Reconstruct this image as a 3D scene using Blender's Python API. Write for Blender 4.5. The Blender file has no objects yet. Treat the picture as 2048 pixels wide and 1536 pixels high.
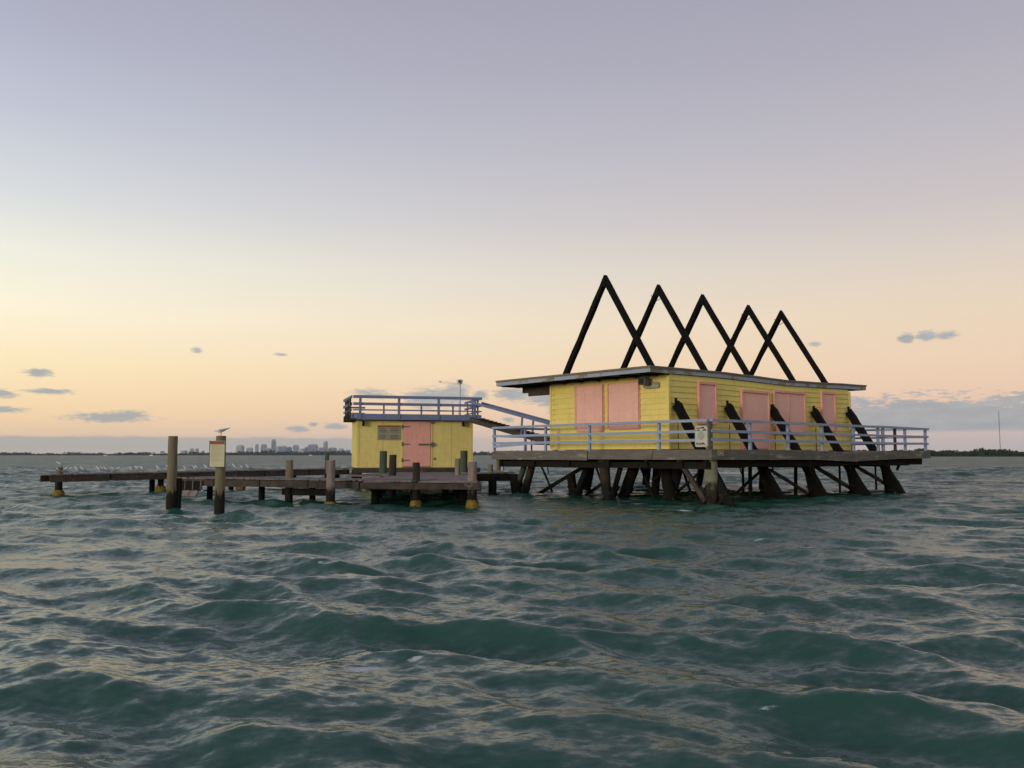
import bpy, math, random
import numpy as np
from mathutils import Vector, Matrix
random.seed(7); rng = np.random.default_rng(7)
SC = bpy.context.scene; COL = SC.collection
R = math.radians

# ------------------------------------------------------------------ camera
FPX = 1757.0 / 2048.0            # focal length in picture widths
CAM_H = 1.6                      # eye height above mean water (small boat)
cam_d = bpy.data.cameras.new('camera'); cam = bpy.data.objects.new('camera', cam_d); COL.objects.link(cam)
cam_d.sensor_width = 36.0; cam_d.lens = 36.0 * FPX
cam_d.clip_start = 0.05; cam_d.clip_end = 40000
cam.location = (0, 0, CAM_H); cam.rotation_euler = (R(90 + 4.62), 0, 0)
SC.camera = cam

# ------------------------------------------------------------------ light
SUN_AZ = -138.0                  # degrees from the view direction, negative = left: low behind the left shoulder
SUN_EL = 6.0
sun_d = bpy.data.lights.new('sun', 'SUN'); sun_d.energy = 1.5; sun_d.angle = R(14); sun_d.color = (1.0, 0.89, 0.74)
sun = bpy.data.objects.new('sun', sun_d); COL.objects.link(sun)
sd = Vector((math.sin(R(SUN_AZ)) * math.cos(R(SUN_EL)), math.cos(R(SUN_AZ)) * math.cos(R(SUN_EL)), math.sin(R(SUN_EL))))
sun.rotation_euler = sd.to_track_quat('Z', 'Y').to_euler()
sun.location = (-60, -20, 30)
vs = SC.view_settings
vs.view_transform = 'Standard'; vs.look = 'None'; vs.exposure = 0.0; vs.gamma = 1.0; vs.use_curve_mapping = False
SC.render.engine = 'CYCLES'
SC.cycles.use_denoising = True
SC.cycles.use_adaptive_sampling = True; SC.cycles.adaptive_threshold = 0.02
SC.cycles.max_bounces = 6; SC.cycles.volume_bounces = 1
SC.cycles.caustics_reflective = False; SC.cycles.caustics_refractive = False
SC.cycles.sample_clamp_indirect = 4.0

def lin(c):
    return tuple((v / 255.0 / 12.92) if v <= 10 else ((v / 255.0 + 0.055) / 1.055) ** 2.4 for v in c)

# ------------------------------------------------------------------ sky
world = bpy.data.worlds.new('World'); SC.world = world; world.use_nodes = True
WT = world.node_tree; WT.nodes.clear()
class G:
    """small helper that writes shader maths"""
    def __init__(s, nt): s.nt = nt
    def n(s, t, **kw):
        x = s.nt.nodes.new(t)
        for k, v in kw.items(): setattr(x, k, v)
        return x
    def put(s, sock, v):
        if hasattr(v, 'is_output') or isinstance(v, bpy.types.NodeSocket): s.nt.links.new(v, sock)
        else: sock.default_value = v
    def m(s, op, a, b=0.0, c=None, clamp=False):
        x = s.n('ShaderNodeMath', operation=op); x.use_clamp = clamp
        s.put(x.inputs[0], a); s.put(x.inputs[1], b)
        if c is not None: s.put(x.inputs[2], c)
        return x.outputs[0]
    def ss(s, v, lo, hi, a=0.0, b=1.0):
        x = s.n('ShaderNodeMapRange', interpolation_type='SMOOTHSTEP')
        for i, q in enumerate((v, lo, hi, a, b)): s.put(x.inputs[i], q)
        return x.outputs[0]
    def mix(s, f, a, b, clamp=True, blend='MIX'):
        x = s.n('ShaderNodeMix', data_type='RGBA', blend_type=blend); x.clamp_factor = clamp
        s.put(x.inputs[0], f); s.put(x.inputs[6], a if not isinstance(a, tuple) else (*a[:3], 1)); s.put(x.inputs[7], b if not isinstance(b, tuple) else (*b[:3], 1))
        return x.outputs[2]
    def noise(s, vec, scale, detail=3.0, rough=0.55, out='Fac'):
        x = s.n('ShaderNodeTexNoise'); s.put(x.inputs['Vector'], vec); x.inputs['Scale'].default_value = scale
        x.inputs['Detail'].default_value = detail; x.inputs['Roughness'].default_value = rough
        return x.outputs[out]
    def ramp(s, f, stops):
        x = s.n('ShaderNodeValToRGB'); e = x.color_ramp.elements
        while len(e) > 1: e.remove(e[-1])
        e[0].position = stops[0][0]; e[0].color = (*stops[0][1], 1)
        for p, c in stops[1:]:
            q = e.new(p); q.color = (*c, 1)
        s.put(x.inputs[0], f); return x.outputs[0]
w = G(WT)
tc = w.n('ShaderNodeTexCoord'); sep = w.n('ShaderNodeSeparateXYZ'); WT.links.new(tc.outputs['Generated'], sep.inputs[0])
X, Y, Z = sep.outputs
AZ = w.m('MULTIPLY', w.m('ARCTAN2', X, Y), 57.29578)
EL = w.m('MULTIPLY', w.m('ARCSINE', w.m('MAXIMUM', w.m('MINIMUM', Z, 1.0), -1.0)), 57.29578)
ELP = w.m('DIVIDE', w.m('MAXIMUM', EL, 0.0), 90.0, clamp=True)
def el_of(py): return 4.62 + math.degrees(math.atan((768 - py) / 1757.0))
SKY_SUNWARD = [(910, (222, 196, 170)), (870, (244, 208, 168)), (830, (252, 219, 170)), (740, (254, 233, 190)), (650, (252, 242, 215)),
               (550, (237, 236, 222)), (450, (215, 218, 219)), (300, (191, 195, 209)), (150, (174, 176, 194)), (0, (164, 164, 181))]
SKY_AWAY = [(910, (192, 180, 184)), (870, (214, 192, 184)), (830, (235, 198, 174)), (740, (237, 208, 178)), (650, (232, 211, 186)),
            (550, (218, 205, 193)), (450, (201, 192, 192)), (300, (184, 180, 188)), (150, (171, 168, 181)), (0, (162, 160, 176))]
def stops(l, top): return [(max(el_of(y), 0) / 90.0, lin(c)) for y, c in l] + [(0.6, lin(tuple((a + b) // 2 for a, b in zip(l[-1][1], top)))), (1.0, lin(top))]
cs = w.ramp(ELP, stops(SKY_SUNWARD, (150, 153, 182)))
ca = w.ramp(ELP, stops(SKY_AWAY, (142, 143, 170)))
tt = w.m('MULTIPLY_ADD', w.m('COSINE', w.m('MULTIPLY', w.m('SUBTRACT', AZ, SUN_AZ), 0.01745329)), 0.5, 0.5)
kk = w.m('DIVIDE', w.m('SUBTRACT', tt, 0.011), 0.334)
sky = w.mix(kk, ca, cs, clamp=False)
# physical low-sun sky blended in
nish = w.n('ShaderNodeTexSky', sky_type='NISHITA'); nish.sun_disc = False
nish.sun_elevation = R(SUN_EL); nish.sun_rotation = R(SUN_AZ); nish.dust_density = 2.0; nish.ozone_density = 2.0
nsc = w.n('ShaderNodeVectorMath', operation='SCALE'); WT.links.new(nish.outputs[0], nsc.inputs[0]); nsc.inputs[3].default_value = 0.10
sky = w.mix(0.03, sky, nsc.outputs[0])
# low clouds on the horizon (degrees of azimuth / elevation)
cv = w.n('ShaderNodeCombineXYZ'); WT.links.new(AZ, cv.inputs[0]); WT.links.new(w.m('MULTIPLY', EL, 3.6), cv.inputs[1])
N1 = w.m('SUBTRACT', w.noise(cv.outputs[0], 1.7, 6.0, 0.66), 0.5)
N2 = w.m('SUBTRACT', w.noise(cv.outputs[0], 0.55, 4.0, 0.55), 0.5)
N3 = w.noise(cv.outputs[0], 0.6, 4.0, 0.6)
def az_of(px): return math.degrees(math.atan((px - 1024) / 1763.0))
AE = w.n('ShaderNodeCombineXYZ'); WT.links.new(AZ, AE.inputs[0]); WT.links.new(EL, AE.inputs[1])
D_MIN = None
for px0, px1, y0, y1, dens in [(-60, 34, 794, 814, .95), (-70, 58, 824, 839, .9), (30, 156, 791, 804, .8), (32, 108, 757, 774, .6), (116, 318, 831, 853, .95), (205, 300, 826, 850, .9),
          (374, 404, 703, 720, .48), (540, 576, 710, 720, .35), (566, 622, 852, 867, .75), (612, 640, 845, 855, .6), (638, 700, 846, 861, .75), (690, 800, 776, 802, .5),
          (796, 930, 774, 822, 1.0), (870, 948, 760, 816, 1.0), (938, 980, 778, 803, .75), (984, 1080, 772, 806, .95), (1040, 1170, 778, 816, .95), (1086, 1180, 812, 834, .7), (1000, 1034, 833, 846, .6),
          (1804, 1840, 686, 708, 1.0), (1838, 1890, 684, 706, .95), (1870, 1932, 686, 704, .85), (1620, 1652, 694, 707, .45), (2150, 2500, 770, 800, .8), (-700, -300, 800, 840, .8)]:
    a0, a1 = az_of(px0), az_of(px1); e0, e1 = el_of(y1), el_of(y0); sa, se = 2 / (a1 - a0), 2 / (e1 - e0)
    vm = w.n('ShaderNodeVectorMath', operation='MULTIPLY_ADD'); WT.links.new(AE.outputs[0], vm.inputs[0])
    vm.inputs[1].default_value = (sa, se, 0); vm.inputs[2].default_value = (-sa * (a0 + a1) / 2, -se * (e0 + e1) / 2, 1.0 - dens)
    ln = w.n('ShaderNodeVectorMath', operation='LENGTH'); WT.links.new(vm.outputs[0], ln.inputs[0])
    D_MIN = ln.outputs['Value'] if D_MIN is None else w.m('MINIMUM', D_MIN, ln.outputs['Value'])
M = w.ss(w.m('ADD', D_MIN, w.m('MULTIPLY', w.m('ADD', N1, w.m('MULTIPLY', N2, 0.5)), 1.7)), 1.16, 0.36, 0.0, 0.86)
# the long bank on the right and the grey shelf along the left horizon; both run on round the horizon
topR = w.m('ADD', w.m('ADD', 3.5, w.m('MULTIPLY', N1, 2.6)), w.m('MULTIPLY', N2, 2.2))
bank = w.m('MULTIPLY', w.ss(w.m('SUBTRACT', topR, EL), -0.2, 0.5), w.ss(EL, 1.22, 1.55))
bank = w.m('MULTIPLY', bank, w.ss(AZ, 16.0, 22.5, 0.0, 0.86))
topL = w.m('ADD', 1.08, w.m('MULTIPLY', N2, 0.35))
shelf = w.m('MULTIPLY', w.ss(w.m('SUBTRACT', topL, EL), -0.10, 0.12), w.ss(AZ, 2.0, -9.0, 0.0, 0.72))
shelf = w.m('MULTIPLY', shelf, w.ss(EL, -0.1, 0.5, 0.55, 1.0))
M = w.m('MAXIMUM', M, bank)
ccol = w.mix(N3, lin((132, 142, 152)), lin((176, 182, 184)))
sky = w.mix(shelf, sky, lin((158, 164, 164)))
sky = w.mix(M, sky, ccol)
sky = w.mix(w.ss(EL, 0.0, -1.5), sky, lin((70, 92, 92)))
bg = w.n('ShaderNodeBackground'); WT.links.new(sky, bg.inputs[0]); bg.inputs[1].default_value = 1.08
world.cycles.sampling_method = 'MANUAL'; world.cycles.sample_map_resolution = 512
wo = w.n('ShaderNodeOutputWorld'); WT.links.new(bg.outputs[0], wo.inputs[0])

# ------------------------------------------------------------------ materials
MAT = {}
def material(name, col, col2=None, rough=0.8, scale=6.0, stretch=(1, 1, 1), bump=0.15, wear=None, wear_amt=0.62, tide=None, metallic=0.0, spec=0.12, bscale=None, streak=0.0):
    """procedural surface: two tones by noise, worn patches, and (tide) the dark band of marine growth a pile carries near the water"""
    m = bpy.data.materials.new(name); m.use_nodes = True; nt = m.node_tree; g = G(nt)
    b = nt.nodes['Principled BSDF']; t = g.n('ShaderNodeTexCoord'); mp = g.n('ShaderNodeMapping')
    nt.links.new(t.outputs['Object'], mp.inputs[0]); mp.inputs['Scale'].default_value = stretch
    oi = g.n('ShaderNodeObjectInfo'); ofs = g.n('ShaderNodeVectorMath', operation='SCALE'); ofs.inputs[0].default_value = (17, 31, 23); nt.links.new(oi.outputs['Random'], ofs.inputs[3])
    va = g.n('ShaderNodeVectorMath', operation='ADD'); nt.links.new(mp.outputs[0], va.inputs[0]); nt.links.new(ofs.outputs[0], va.inputs[1]); V = va.outputs[0]
    n = g.noise(V, scale, 5.0, 0.6)
    col2 = col2 or tuple(c * 0.72 for c in col)
    c = g.mix(g.ss(n, 0.3, 0.7), col, col2)
    fine = g.noise(V, scale * 6.0, 3.0, 0.6)
    c = g.mix(0.35, c, g.mix(fine, tuple(x * 0.6 for x in col), tuple(min(1, x * 1.25) for x in col)), blend='MIX')
    if streak:
        ms = g.n('ShaderNodeMapping'); nt.links.new(t.outputs['Object'], ms.inputs[0]); ms.inputs['Scale'].default_value = (7.0, 7.0, 0.55)
        c = g.mix(g.ss(g.noise(ms.outputs[0], 1.0, 5.0, 0.7), 0.50, 0.78, 0.0, streak), c, tuple(x * 0.45 for x in col))
    if wear:
        wn = g.noise(V, scale * 0.55, 6.0, 0.68)
        c = g.mix(g.ss(wn, wear_amt, wear_amt + 0.07), c, wear)
    if tide:
        geo = g.n('ShaderNodeNewGeometry'); sp = g.n('ShaderNodeSeparateXYZ'); nt.links.new(geo.outputs['Position'], sp.inputs[0])
        zz = g.m('ADD', sp.outputs[2], g.m('MULTIPLY', g.m('SUBTRACT', g.noise(V, 5.0, 4.0), 0.5), 0.7))
        c = g.mix(g.ss(zz, tide[0] + 0.16, tide[0] - 0.06), c, tide[1])
    nt.links.new(c, b.inputs['Base Color'])
    b.inputs['Roughness'].default_value = rough; b.inputs['Metallic'].default_value = metallic; b.inputs['Specular IOR Level'].default_value = spec
    if bump:
        bp = g.n('ShaderNodeBump'); bp.inputs['Strength'].default_value = bump; bp.inputs['Distance'].default_value = 0.02
        nt.links.new(g.noise(V, bscale or scale * 3.0, 5.0, 0.65), bp.inputs['Height']); nt.links.new(bp.outputs[0], b.inputs['Normal'])
    MAT[name] = m; return m
GROWTH = (0.018, 0.016, 0.012)
material('yellow_paint', (0.77, 0.615, 0.185), (0.71, 0.555, 0.16), rough=0.7, scale=1.2, bump=0.12, wear=(0.42, 0.34, 0.16), wear_amt=0.74, streak=0.35)
material('yellow_wall', (0.72, 0.58, 0.20), (0.64, 0.50, 0.16), rough=0.85, scale=1.1, bump=0.2, wear=(0.50, 0.46, 0.24), wear_amt=0.66, streak=0.5)
material('pink_paint', (0.81, 0.45, 0.365), (0.76, 0.41, 0.33), rough=0.65, scale=1.4, bump=0.08, streak=0.35)
material('pink_trim', (0.76, 0.37, 0.295), (0.68, 0.30, 0.235), rough=0.65, scale=3.0, bump=0.1)
material('pink_door', (0.74, 0.36, 0.29), (0.68, 0.32, 0.26), rough=0.8, scale=1.4, bump=0.1, streak=0.5)
material('blue_paint', (0.30, 0.345, 0.445), (0.25, 0.29, 0.385), rough=0.7, scale=4.0, bump=0.15, wear=(0.20, 0.17, 0.15), wear_amt=0.66)
material('blue_shaded', (0.17, 0.20, 0.31), (0.13, 0.155, 0.25), rough=0.75, scale=4.0, bump=0.15, wear=(0.16, 0.13, 0.11), wear_amt=0.66)  # darkened copy of blue_paint; shade of rails against the sky is in the colour
material('blue_fascia', (0.30, 0.335, 0.40), (0.33, 0.34, 0.35), rough=0.8, scale=2.2, bump=0.2, wear=(0.20, 0.17, 0.12), wear_amt=0.53, streak=0.5)
material('roofing', (0.20, 0.165, 0.13), (0.13, 0.11, 0.09), rough=0.95, scale=2.0, bump=0.3)
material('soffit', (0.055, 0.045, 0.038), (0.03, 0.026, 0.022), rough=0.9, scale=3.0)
material('grey_timber', (0.16, 0.142, 0.122), (0.085, 0.075, 0.065), rough=0.9, scale=3.0, stretch=(0.5, 0.5, 2.5), bump=0.4, wear=(0.25, 0.235, 0.195), wear_amt=0.58)
material('deck_timber', (0.21, 0.175, 0.165), (0.13, 0.11, 0.10), rough=0.92, scale=2.5, bump=0.3)
material('brown_timber', (0.078, 0.061, 0.05), (0.032, 0.026, 0.022), rough=0.92, scale=3.5, bump=0.6, wear=(0.15, 0.125, 0.105), wear_amt=0.60)
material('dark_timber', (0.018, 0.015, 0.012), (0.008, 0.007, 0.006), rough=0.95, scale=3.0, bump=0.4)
material('charred_timber', (0.008, 0.007, 0.006), (0.004, 0.0035, 0.003), rough=0.9, scale=5.0, bump=0.5, wear=(0.035, 0.03, 0.026), wear_amt=0.70)
material('pile_tan', (0.20, 0.165, 0.10), (0.12, 0.095, 0.062), rough=0.9, scale=3.0, stretch=(3, 3, 0.5), bump=0.45, tide=(0.55, GROWTH))
material('pile_grey', (0.26, 0.21, 0.18), (0.14, 0.11, 0.09), rough=0.9, scale=3.0, stretch=(4, 4, 0.5), bump=0.5, tide=(0.5, GROWTH))
material('pile_green', (0.075, 0.095, 0.065), (0.045, 0.06, 0.042), rough=0.9, scale=3.5, stretch=(2, 2, 0.7), bump=0.35, tide=(0.5, GROWTH))
material('pile_brown', (0.055, 0.042, 0.032), (0.022, 0.017, 0.014), rough=0.92, scale=3.0, stretch=(3, 3, 0.6), bump=0.5, tide=(0.55, GROWTH))
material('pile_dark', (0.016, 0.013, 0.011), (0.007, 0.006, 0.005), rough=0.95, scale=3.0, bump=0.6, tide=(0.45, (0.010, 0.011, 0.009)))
material('pile_pale', (0.21, 0.21, 0.135), (0.12, 0.12, 0.08), rough=0.9, scale=2.5, bump=0.4, tide=(0.62, (0.028, 0.024, 0.017)))
material('marine_growth', (0.030, 0.025, 0.017), (0.014, 0.013, 0.010), rough=1.0, scale=9.0, bump=1.0)
material('yellow_jacket', (0.25, 0.165, 0.032), (0.12, 0.082, 0.022), rough=0.8, scale=7.0, bump=0.8, wear=(0.035, 0.028, 0.018), wear_amt=0.52)
material('metal_grey', (0.16, 0.155, 0.15), (0.11, 0.10, 0.095), rough=0.55, scale=9.0, metallic=0.4)
material('white_paint', (0.70, 0.69, 0.64), (0.60, 0.58, 0.53), rough=0.6, scale=5.0)
material('sign_cream', (0.56, 0.51, 0.33), (0.48, 0.43, 0.27), rough=0.6, scale=4.0, bump=0.04)
material('sign_white', (0.50, 0.49, 0.40), (0.43, 0.42, 0.35), rough=0.55, scale=5.0, bump=0.04)
material('sign_grey', (0.30, 0.28, 0.20), (0.24, 0.225, 0.16), rough=0.7, scale=4.0, bump=0.05)
material('print_dark', (0.035, 0.033, 0.03), rough=0.7, scale=8.0, bump=0)
material('print_grey', (0.40, 0.40, 0.34), (0.33, 0.33, 0.29), rough=0.7, scale=14.0, bump=0)
material('print_line', (0.44, 0.40, 0.26), rough=0.7, scale=8.0, bump=0)
material('red_brown', (0.32, 0.10, 0.055), (0.22, 0.07, 0.045), rough=0.7, scale=6.0, bump=0.05)
material('bird_white', (0.72, 0.72, 0.71), (0.6, 0.6, 0.6), rough=0.8, scale=12.0, bump=0.05)
material('bird_grey', (0.30, 0.30, 0.32), (0.22, 0.22, 0.24), rough=0.8, scale=12.0, bump=0.05)
material('bird_black', (0.02, 0.02, 0.022), rough=0.7, scale=12.0, bump=0)
material('bird_red', (0.20, 0.06, 0.03), rough=0.6, scale=12.0, bump=0)
material('tower_wall', (0.30, 0.31, 0.34), (0.24, 0.25, 0.29), rough=0.7, scale=0.03, bump=0)
material('tower_glass', (0.16, 0.19, 0.25), (0.12, 0.14, 0.2), rough=0.35, scale=0.03, bump=0)
material('mangrove', (0.035, 0.055, 0.025), (0.020, 0.034, 0.016), rough=0.9, scale=0.35, bump=0)
material('shore_wood', (0.03, 0.04, 0.032), (0.018, 0.026, 0.022), rough=0.9, scale=0.02, bump=0)

# ------------------------------------------------------------------ mesh helpers
class MB:
    def __init__(s): s.v = []; s.f = []
    def add(s, vs, fs):
        k = len(s.v); s.v += [tuple(q) for q in vs]; s.f += [tuple(i + k for i in q) for q in fs]; return s
    def box(s, x0, x1, y0, y1, z0, z1):
        v = [(x, y, z) for x in (x0, x1) for y in (y0, y1) for z in (z0, z1)]
        return s.add(v, [(0, 1, 3, 2), (4, 6, 7, 5), (0, 4, 5, 1), (2, 3, 7, 6), (0, 2, 6, 4), (1, 5, 7, 3)])
    def beam(s, p, q, wd, ht, up=(0, 0, 1), segs=1, jit=0.0, seed=0):
        """squared timber from p to q with slightly uneven edges"""
        p, q = Vector(p), Vector(q); d = (q - p).normalized(); u = Vector(up)
        a = d.cross(u)
        if a.length < 1e-4: a = d.cross(Vector((0, 1, 0)))
        a.normalize(); b = a.cross(d).normalized(); rr = random.Random(seed + int(p.x * 97 + p.y * 31 + q.z * 13))
        n = segs + 1; vs = []
        for i in range(n):
            c = p.lerp(q, i / segs)
            for sa, sb in ((-1, -1), (1, -1), (1, 1), (-1, 1)):
                vs.append(c + a * (sa * wd / 2 + rr.uniform(-jit, jit)) + b * (sb * ht / 2 + rr.uniform(-jit, jit)))
        fs = [(3, 2, 1, 0), tuple(4 * (n - 1) + k for k in range(4))]
        for i in range(segs):
            for k in range(4):
                fs.append((4 * i + k, 4 * i + (k + 1) % 4, 4 * i + 4 + (k + 1) % 4, 4 * i + 4 + k))
        return s.add(vs, fs)
    def pole(s, p, q, r0, r1, n=12, segs=5, jit=0.0, seed=0, dome=0.0):
        p, q = Vector(p), Vector(q); d = (q - p).normalized()
        a = d.orthogonal().normalized(); b = d.cross(a); rr = random.Random(seed + int(p.x * 53 + p.y * 29)); vs = []
        for i in range(segs + 1):
            t = i / segs; c = p.lerp(q, t); r = r0 + (r1 - r0) * t
            for k in range(n):
                an = 2 * math.pi * k / n; rk = r * (1 + rr.uniform(-jit, jit))
                vs.append(c + a * math.cos(an) * rk + b * math.sin(an) * rk)
        fs = [tuple(range(n - 1, -1, -1)), tuple(n * segs + k for k in range(n))]
        for i in range(segs):
            for k in range(n): fs.append((n * i + k, n * i + (k + 1) % n, n * i + n + (k + 1) % n, n * i + n + k))
        return s.add(vs, fs)
    def lathe(s, prof, axis_p, axis_d, n=12, squash=1.0):
        p = Vector(axis_p); d = Vector(axis_d).normalized(); a = d.orthogonal().normalized(); b = d.cross(a); vs = []
        for t, r in prof:
            for k in range(n):
                an = 2 * math.pi * k / n; vs.append(p + d * t + a * math.cos(an) * r + b * math.sin(an) * r * squash)
        fs = [tuple(range(n - 1, -1, -1)), tuple(n * (len(prof) - 1) + k for k in range(n))]
        for i in range(len(prof) - 1):
            for k in range(n): fs.append((n * i + k, n * i + (k + 1) % n, n * i + n + (k + 1) % n, n * i + n + k))
        return s.add(vs, fs)
    def stroke(s, pts, wd, nrm, th=0.004):
        """a flat drawn line on a panel with normal nrm"""
        for p, q in zip(pts[:-1], pts[1:]): s.beam(p, q, wd, th, up=nrm)
        return s
    def build(s, name, mat, parent=None, smooth=False, bevel=0.0):
        me = bpy.data.meshes.new(name); me.from_pydata(s.v, [], s.f); me.update()
        me.materials.append(MAT[mat] if isinstance(mat, str) else mat)
        if smooth: me.polygons.foreach_set('use_smooth', [True] * len(me.polygons)); me.set_sharp_from_angle(angle=R(50))
        ob = bpy.data.objects.new(name, me); COL.objects.link(ob); ob.parent = parent
        if name in ('lettering', 'small_print', 'bolt'): ob['kind'] = 'stuff'
        if bevel:
            bv = ob.modifiers.new('bevel', 'BEVEL'); bv.width = bevel; bv.segments = 1; bv.limit_method = 'ANGLE'
        return ob
def tag(o, label=None, cat=None, group=None, kind=None):
    for k, v in (('label', label), ('category', cat), ('group', group), ('kind', kind)):
        if v: o[k] = v
    return o
def thing(name, label, cat, loc=(0, 0, 0), rz=0.0, group=None):
    o = bpy.data.objects.new(name, None); COL.objects.link(o); o.location = loc; o.rotation_euler = (0, 0, rz); o.empty_display_size = 0.3
    return tag(o, label, cat, group)
def copy_tree(o, parent=None):
    c = o.copy(); COL.objects.link(c); c.parent = parent
    for ch in list(o.children): copy_tree(ch, c)
    return c
def V3(*a): return Vector(a)

# ------------------------------------------------------------------ water
def make_water():
    ang_f = np.arange(-48, 48.0001, 0.125) * math.pi / 180
    ang_c = np.arange(52, 309, 4.0) * math.pi / 180
    ang = np.concatenate([ang_f, ang_c]); dth = np.concatenate([np.full(len(ang_f), 0.125), np.full(len(ang_c), 4.0)]) * math.pi / 180
    rad = [0.7]
    while rad[-1] < 12000:
        d = rad[-1]
        rad.append(d + (min(max(0.022, d * d / 2000), 0.0055 * d, 0.27) if d < 125 else (0.008 * d if d < 400 else 0.05 * d)))
    rad = np.array(rad); dr = np.gradient(rad); nr, na = len(rad), len(ang)
    RR, AA = np.meshgrid(rad, ang, indexing='ij')
    x = (RR * np.sin(AA)).astype(np.float32); y = (RR * np.cos(AA)).astype(np.float32)
    sp = np.maximum(dr[:, None], (rad[:, None] * dth[None, :])).astype(np.float32)
    dx = np.zeros_like(x); dy = np.zeros_like(x); dz = np.zeros_like(x); lost = np.zeros_like(x); jac = np.ones_like(x)
    lam = np.exp(np.linspace(math.log(0.10), math.log(5.5), 130)); g = np.random.default_rng(21)
    main = math.radians(-112)
    for L in lam:
        k = 2 * math.pi / L
        sl = 0.047 * math.exp(-((math.log(L / 1.3)) / (0.85 if L > 1.3 else 1.75)) ** 2) * g.uniform(0.5, 1.5)
        th = main + g.normal(0, 0.75 if L < 0.5 else (0.5 if L < 2 else 0.38)); ph = g.uniform(0, 6.283)
        a = sl / k
        att = np.clip((L / sp - 1.7) / 1.5, 0, 1); att = att * att * (3 - 2 * att)
        rows = np.where(att.max(axis=1) > 0)[0]; lost += (sl * sl / 2) * (1 - att * att)
        if len(rows) == 0: continue
        e = rows[-1] + 1
        p = k * (x[:e] * math.cos(th) + y[:e] * math.sin(th)) + ph
        s_, c_ = np.sin(p), np.cos(p); aa = att[:e] * a
        dz[:e] += aa * s_; q = 0.55
        dx[:e] += q * aa * math.cos(th) * c_; dy[:e] += q * aa * math.sin(th) * c_
        jac[:e] -= q * aa * k * s_
    # white spots: breaking crests, froth at the piles, and near glints painted as colour
    foam_glint = np.zeros_like(x); gf = np.random.default_rng(3)
    def spot(cx, cy, lx, ly, am):
        global_d = ((x - cx) / lx) ** 2 + ((y - cy) / ly) ** 2
        np.maximum(foam_glint, am * np.exp(-global_d), out=foam_glint)
    for cx, cy, lx, ly, am in [(5.1, 25.6, .45, .3, 1.0), (5.5, 24.9, .4, .22, .9), (2.2, 20.6, .35, .14, 1.0), (-1.1, 6.75, .22, .10, .95), (-.75, 6.9, .12, .07, .8), (-.55, 13.2, .3, .1, .7), (-2.6, 12.6, .35, .09, .8), (4.6, 16.5, .3, .1, .8), (1.6, 5.6, .14, .05, .7),
                               (3.3, 29.6, 1.1, .35, .75), (1.2, 33.5, .9, .3, .75), (-6.3, 26.6, .8, .3, .7), (-4.6, 27.0, .7, .25, .6), (-9.8, 30, .9, .3, .7), (-12, 33, 1, .3, .8), (14, 38, 1.2, .4, .6)]: spot(cx, cy, lx, ly, am)
    for k in range(70):
        d_ = 14 * (1 / (1 - gf.random() * 0.88)); an = gf.uniform(-.6, .6); spot(d_ * math.sin(an), d_ * math.cos(an), .012 * d_ + .1, .006 * d_ + .04, gf.uniform(.35, .75))
    for cx, cy in ((-9.55, 24.8), (-7.8, 23.6), (-5.72, 27.9), (-7.42, 29.4), (-3.03, 28.1), (-1.3, 28.6), (3.3, 30.2), (6.6, 28.7), (9.5, 31.5), (11.6, 33.6), (13.8, 35.2), (15.7, 36.9)): spot(cx, cy, .33, .33, .62)
    # groups: patches of livelier and calmer water
    env = 0.85 + 0.3 * np.sin(x * 0.21 + 1.0) * np.sin(y * 0.17 + x * 0.05) + 0.15 * np.sin(x * 0.47 - y * 0.31)
    dz *= env; dx *= env; dy *= env
    P = np.stack([x + dx, y + dy, dz], -1).reshape(-1, 3).astype(np.float32)
    n0 = len(P); P = np.vstack([P, [[0, 0, 0]]]).astype(np.float32)
    i = np.arange(nr - 1)[:, None] * na; j = np.arange(na)[None, :]; j2 = (j + 1) % na
    Q = np.stack([i + j, i + na + j, i + na + j2, i + j2], -1).reshape(-1, 4)
    Q = Q[:, ::-1]
    T = np.stack([np.full(na, n0), np.arange(na), (np.arange(na) + 1) % na], -1)[:, ::-1]
    me = bpy.data.meshes.new('water'); me.vertices.add(len(P)); me.vertices.foreach_set('co', P.ravel())
    li = np.concatenate([Q.ravel(), T.ravel()]).astype(np.int32); ls = np.concatenate([np.arange(len(Q)) * 4, len(Q) * 4 + np.arange(len(T)) * 3]).astype(np.int32)
    me.loops.add(len(li)); me.loops.foreach_set('vertex_index', li); me.polygons.add(len(ls)); me.polygons.foreach_set('loop_start', ls)
    me.polygons.foreach_set('use_smooth', np.ones(len(ls), bool)); me.update(calc_edges=True)
    for nm, ar in (('lost', np.sqrt(lost)), ('fold', foam_glint)):
        at = me.attributes.new(nm, 'FLOAT', 'POINT'); at.data.foreach_set('value', np.append(ar.ravel(), 0.0).astype(np.float32))
    ob = bpy.data.objects.new('water', me); COL.objects.link(ob); ob['kind'] = 'structure'; ob['label'] = 'choppy grey green sea water reaching to the horizon'
    m = bpy.data.materials.new('sea'); m.use_nodes = True; nt = m.node_tree; g2 = G(nt); b = nt.nodes['Principled BSDF']
    geo = g2.n('ShaderNodeNewGeometry'); pos = geo.outputs['Position']
    al = g2.n('ShaderNodeAttribute', attribute_name='lost').outputs['Fac']; af = g2.n('ShaderNodeAttribute', attribute_name='fold').outputs['Fac']
    def vec(op, a, bb, sc=None):
        q = g2.n('ShaderNodeVectorMath', operation=op); g2.put(q.inputs[0], a)
        if op == 'SCALE': g2.put(q.inputs[3], bb)
        else: g2.put(q.inputs[1], bb)
        return q.outputs[0]
    mp = g2.n('ShaderNodeMapping'); nt.links.new(pos, mp.inputs[0]); mp.inputs['Rotation'].default_value = (0, 0, 0.4); mp.inputs['Scale'].default_value = (0.7, 1.3, 1)
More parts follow.
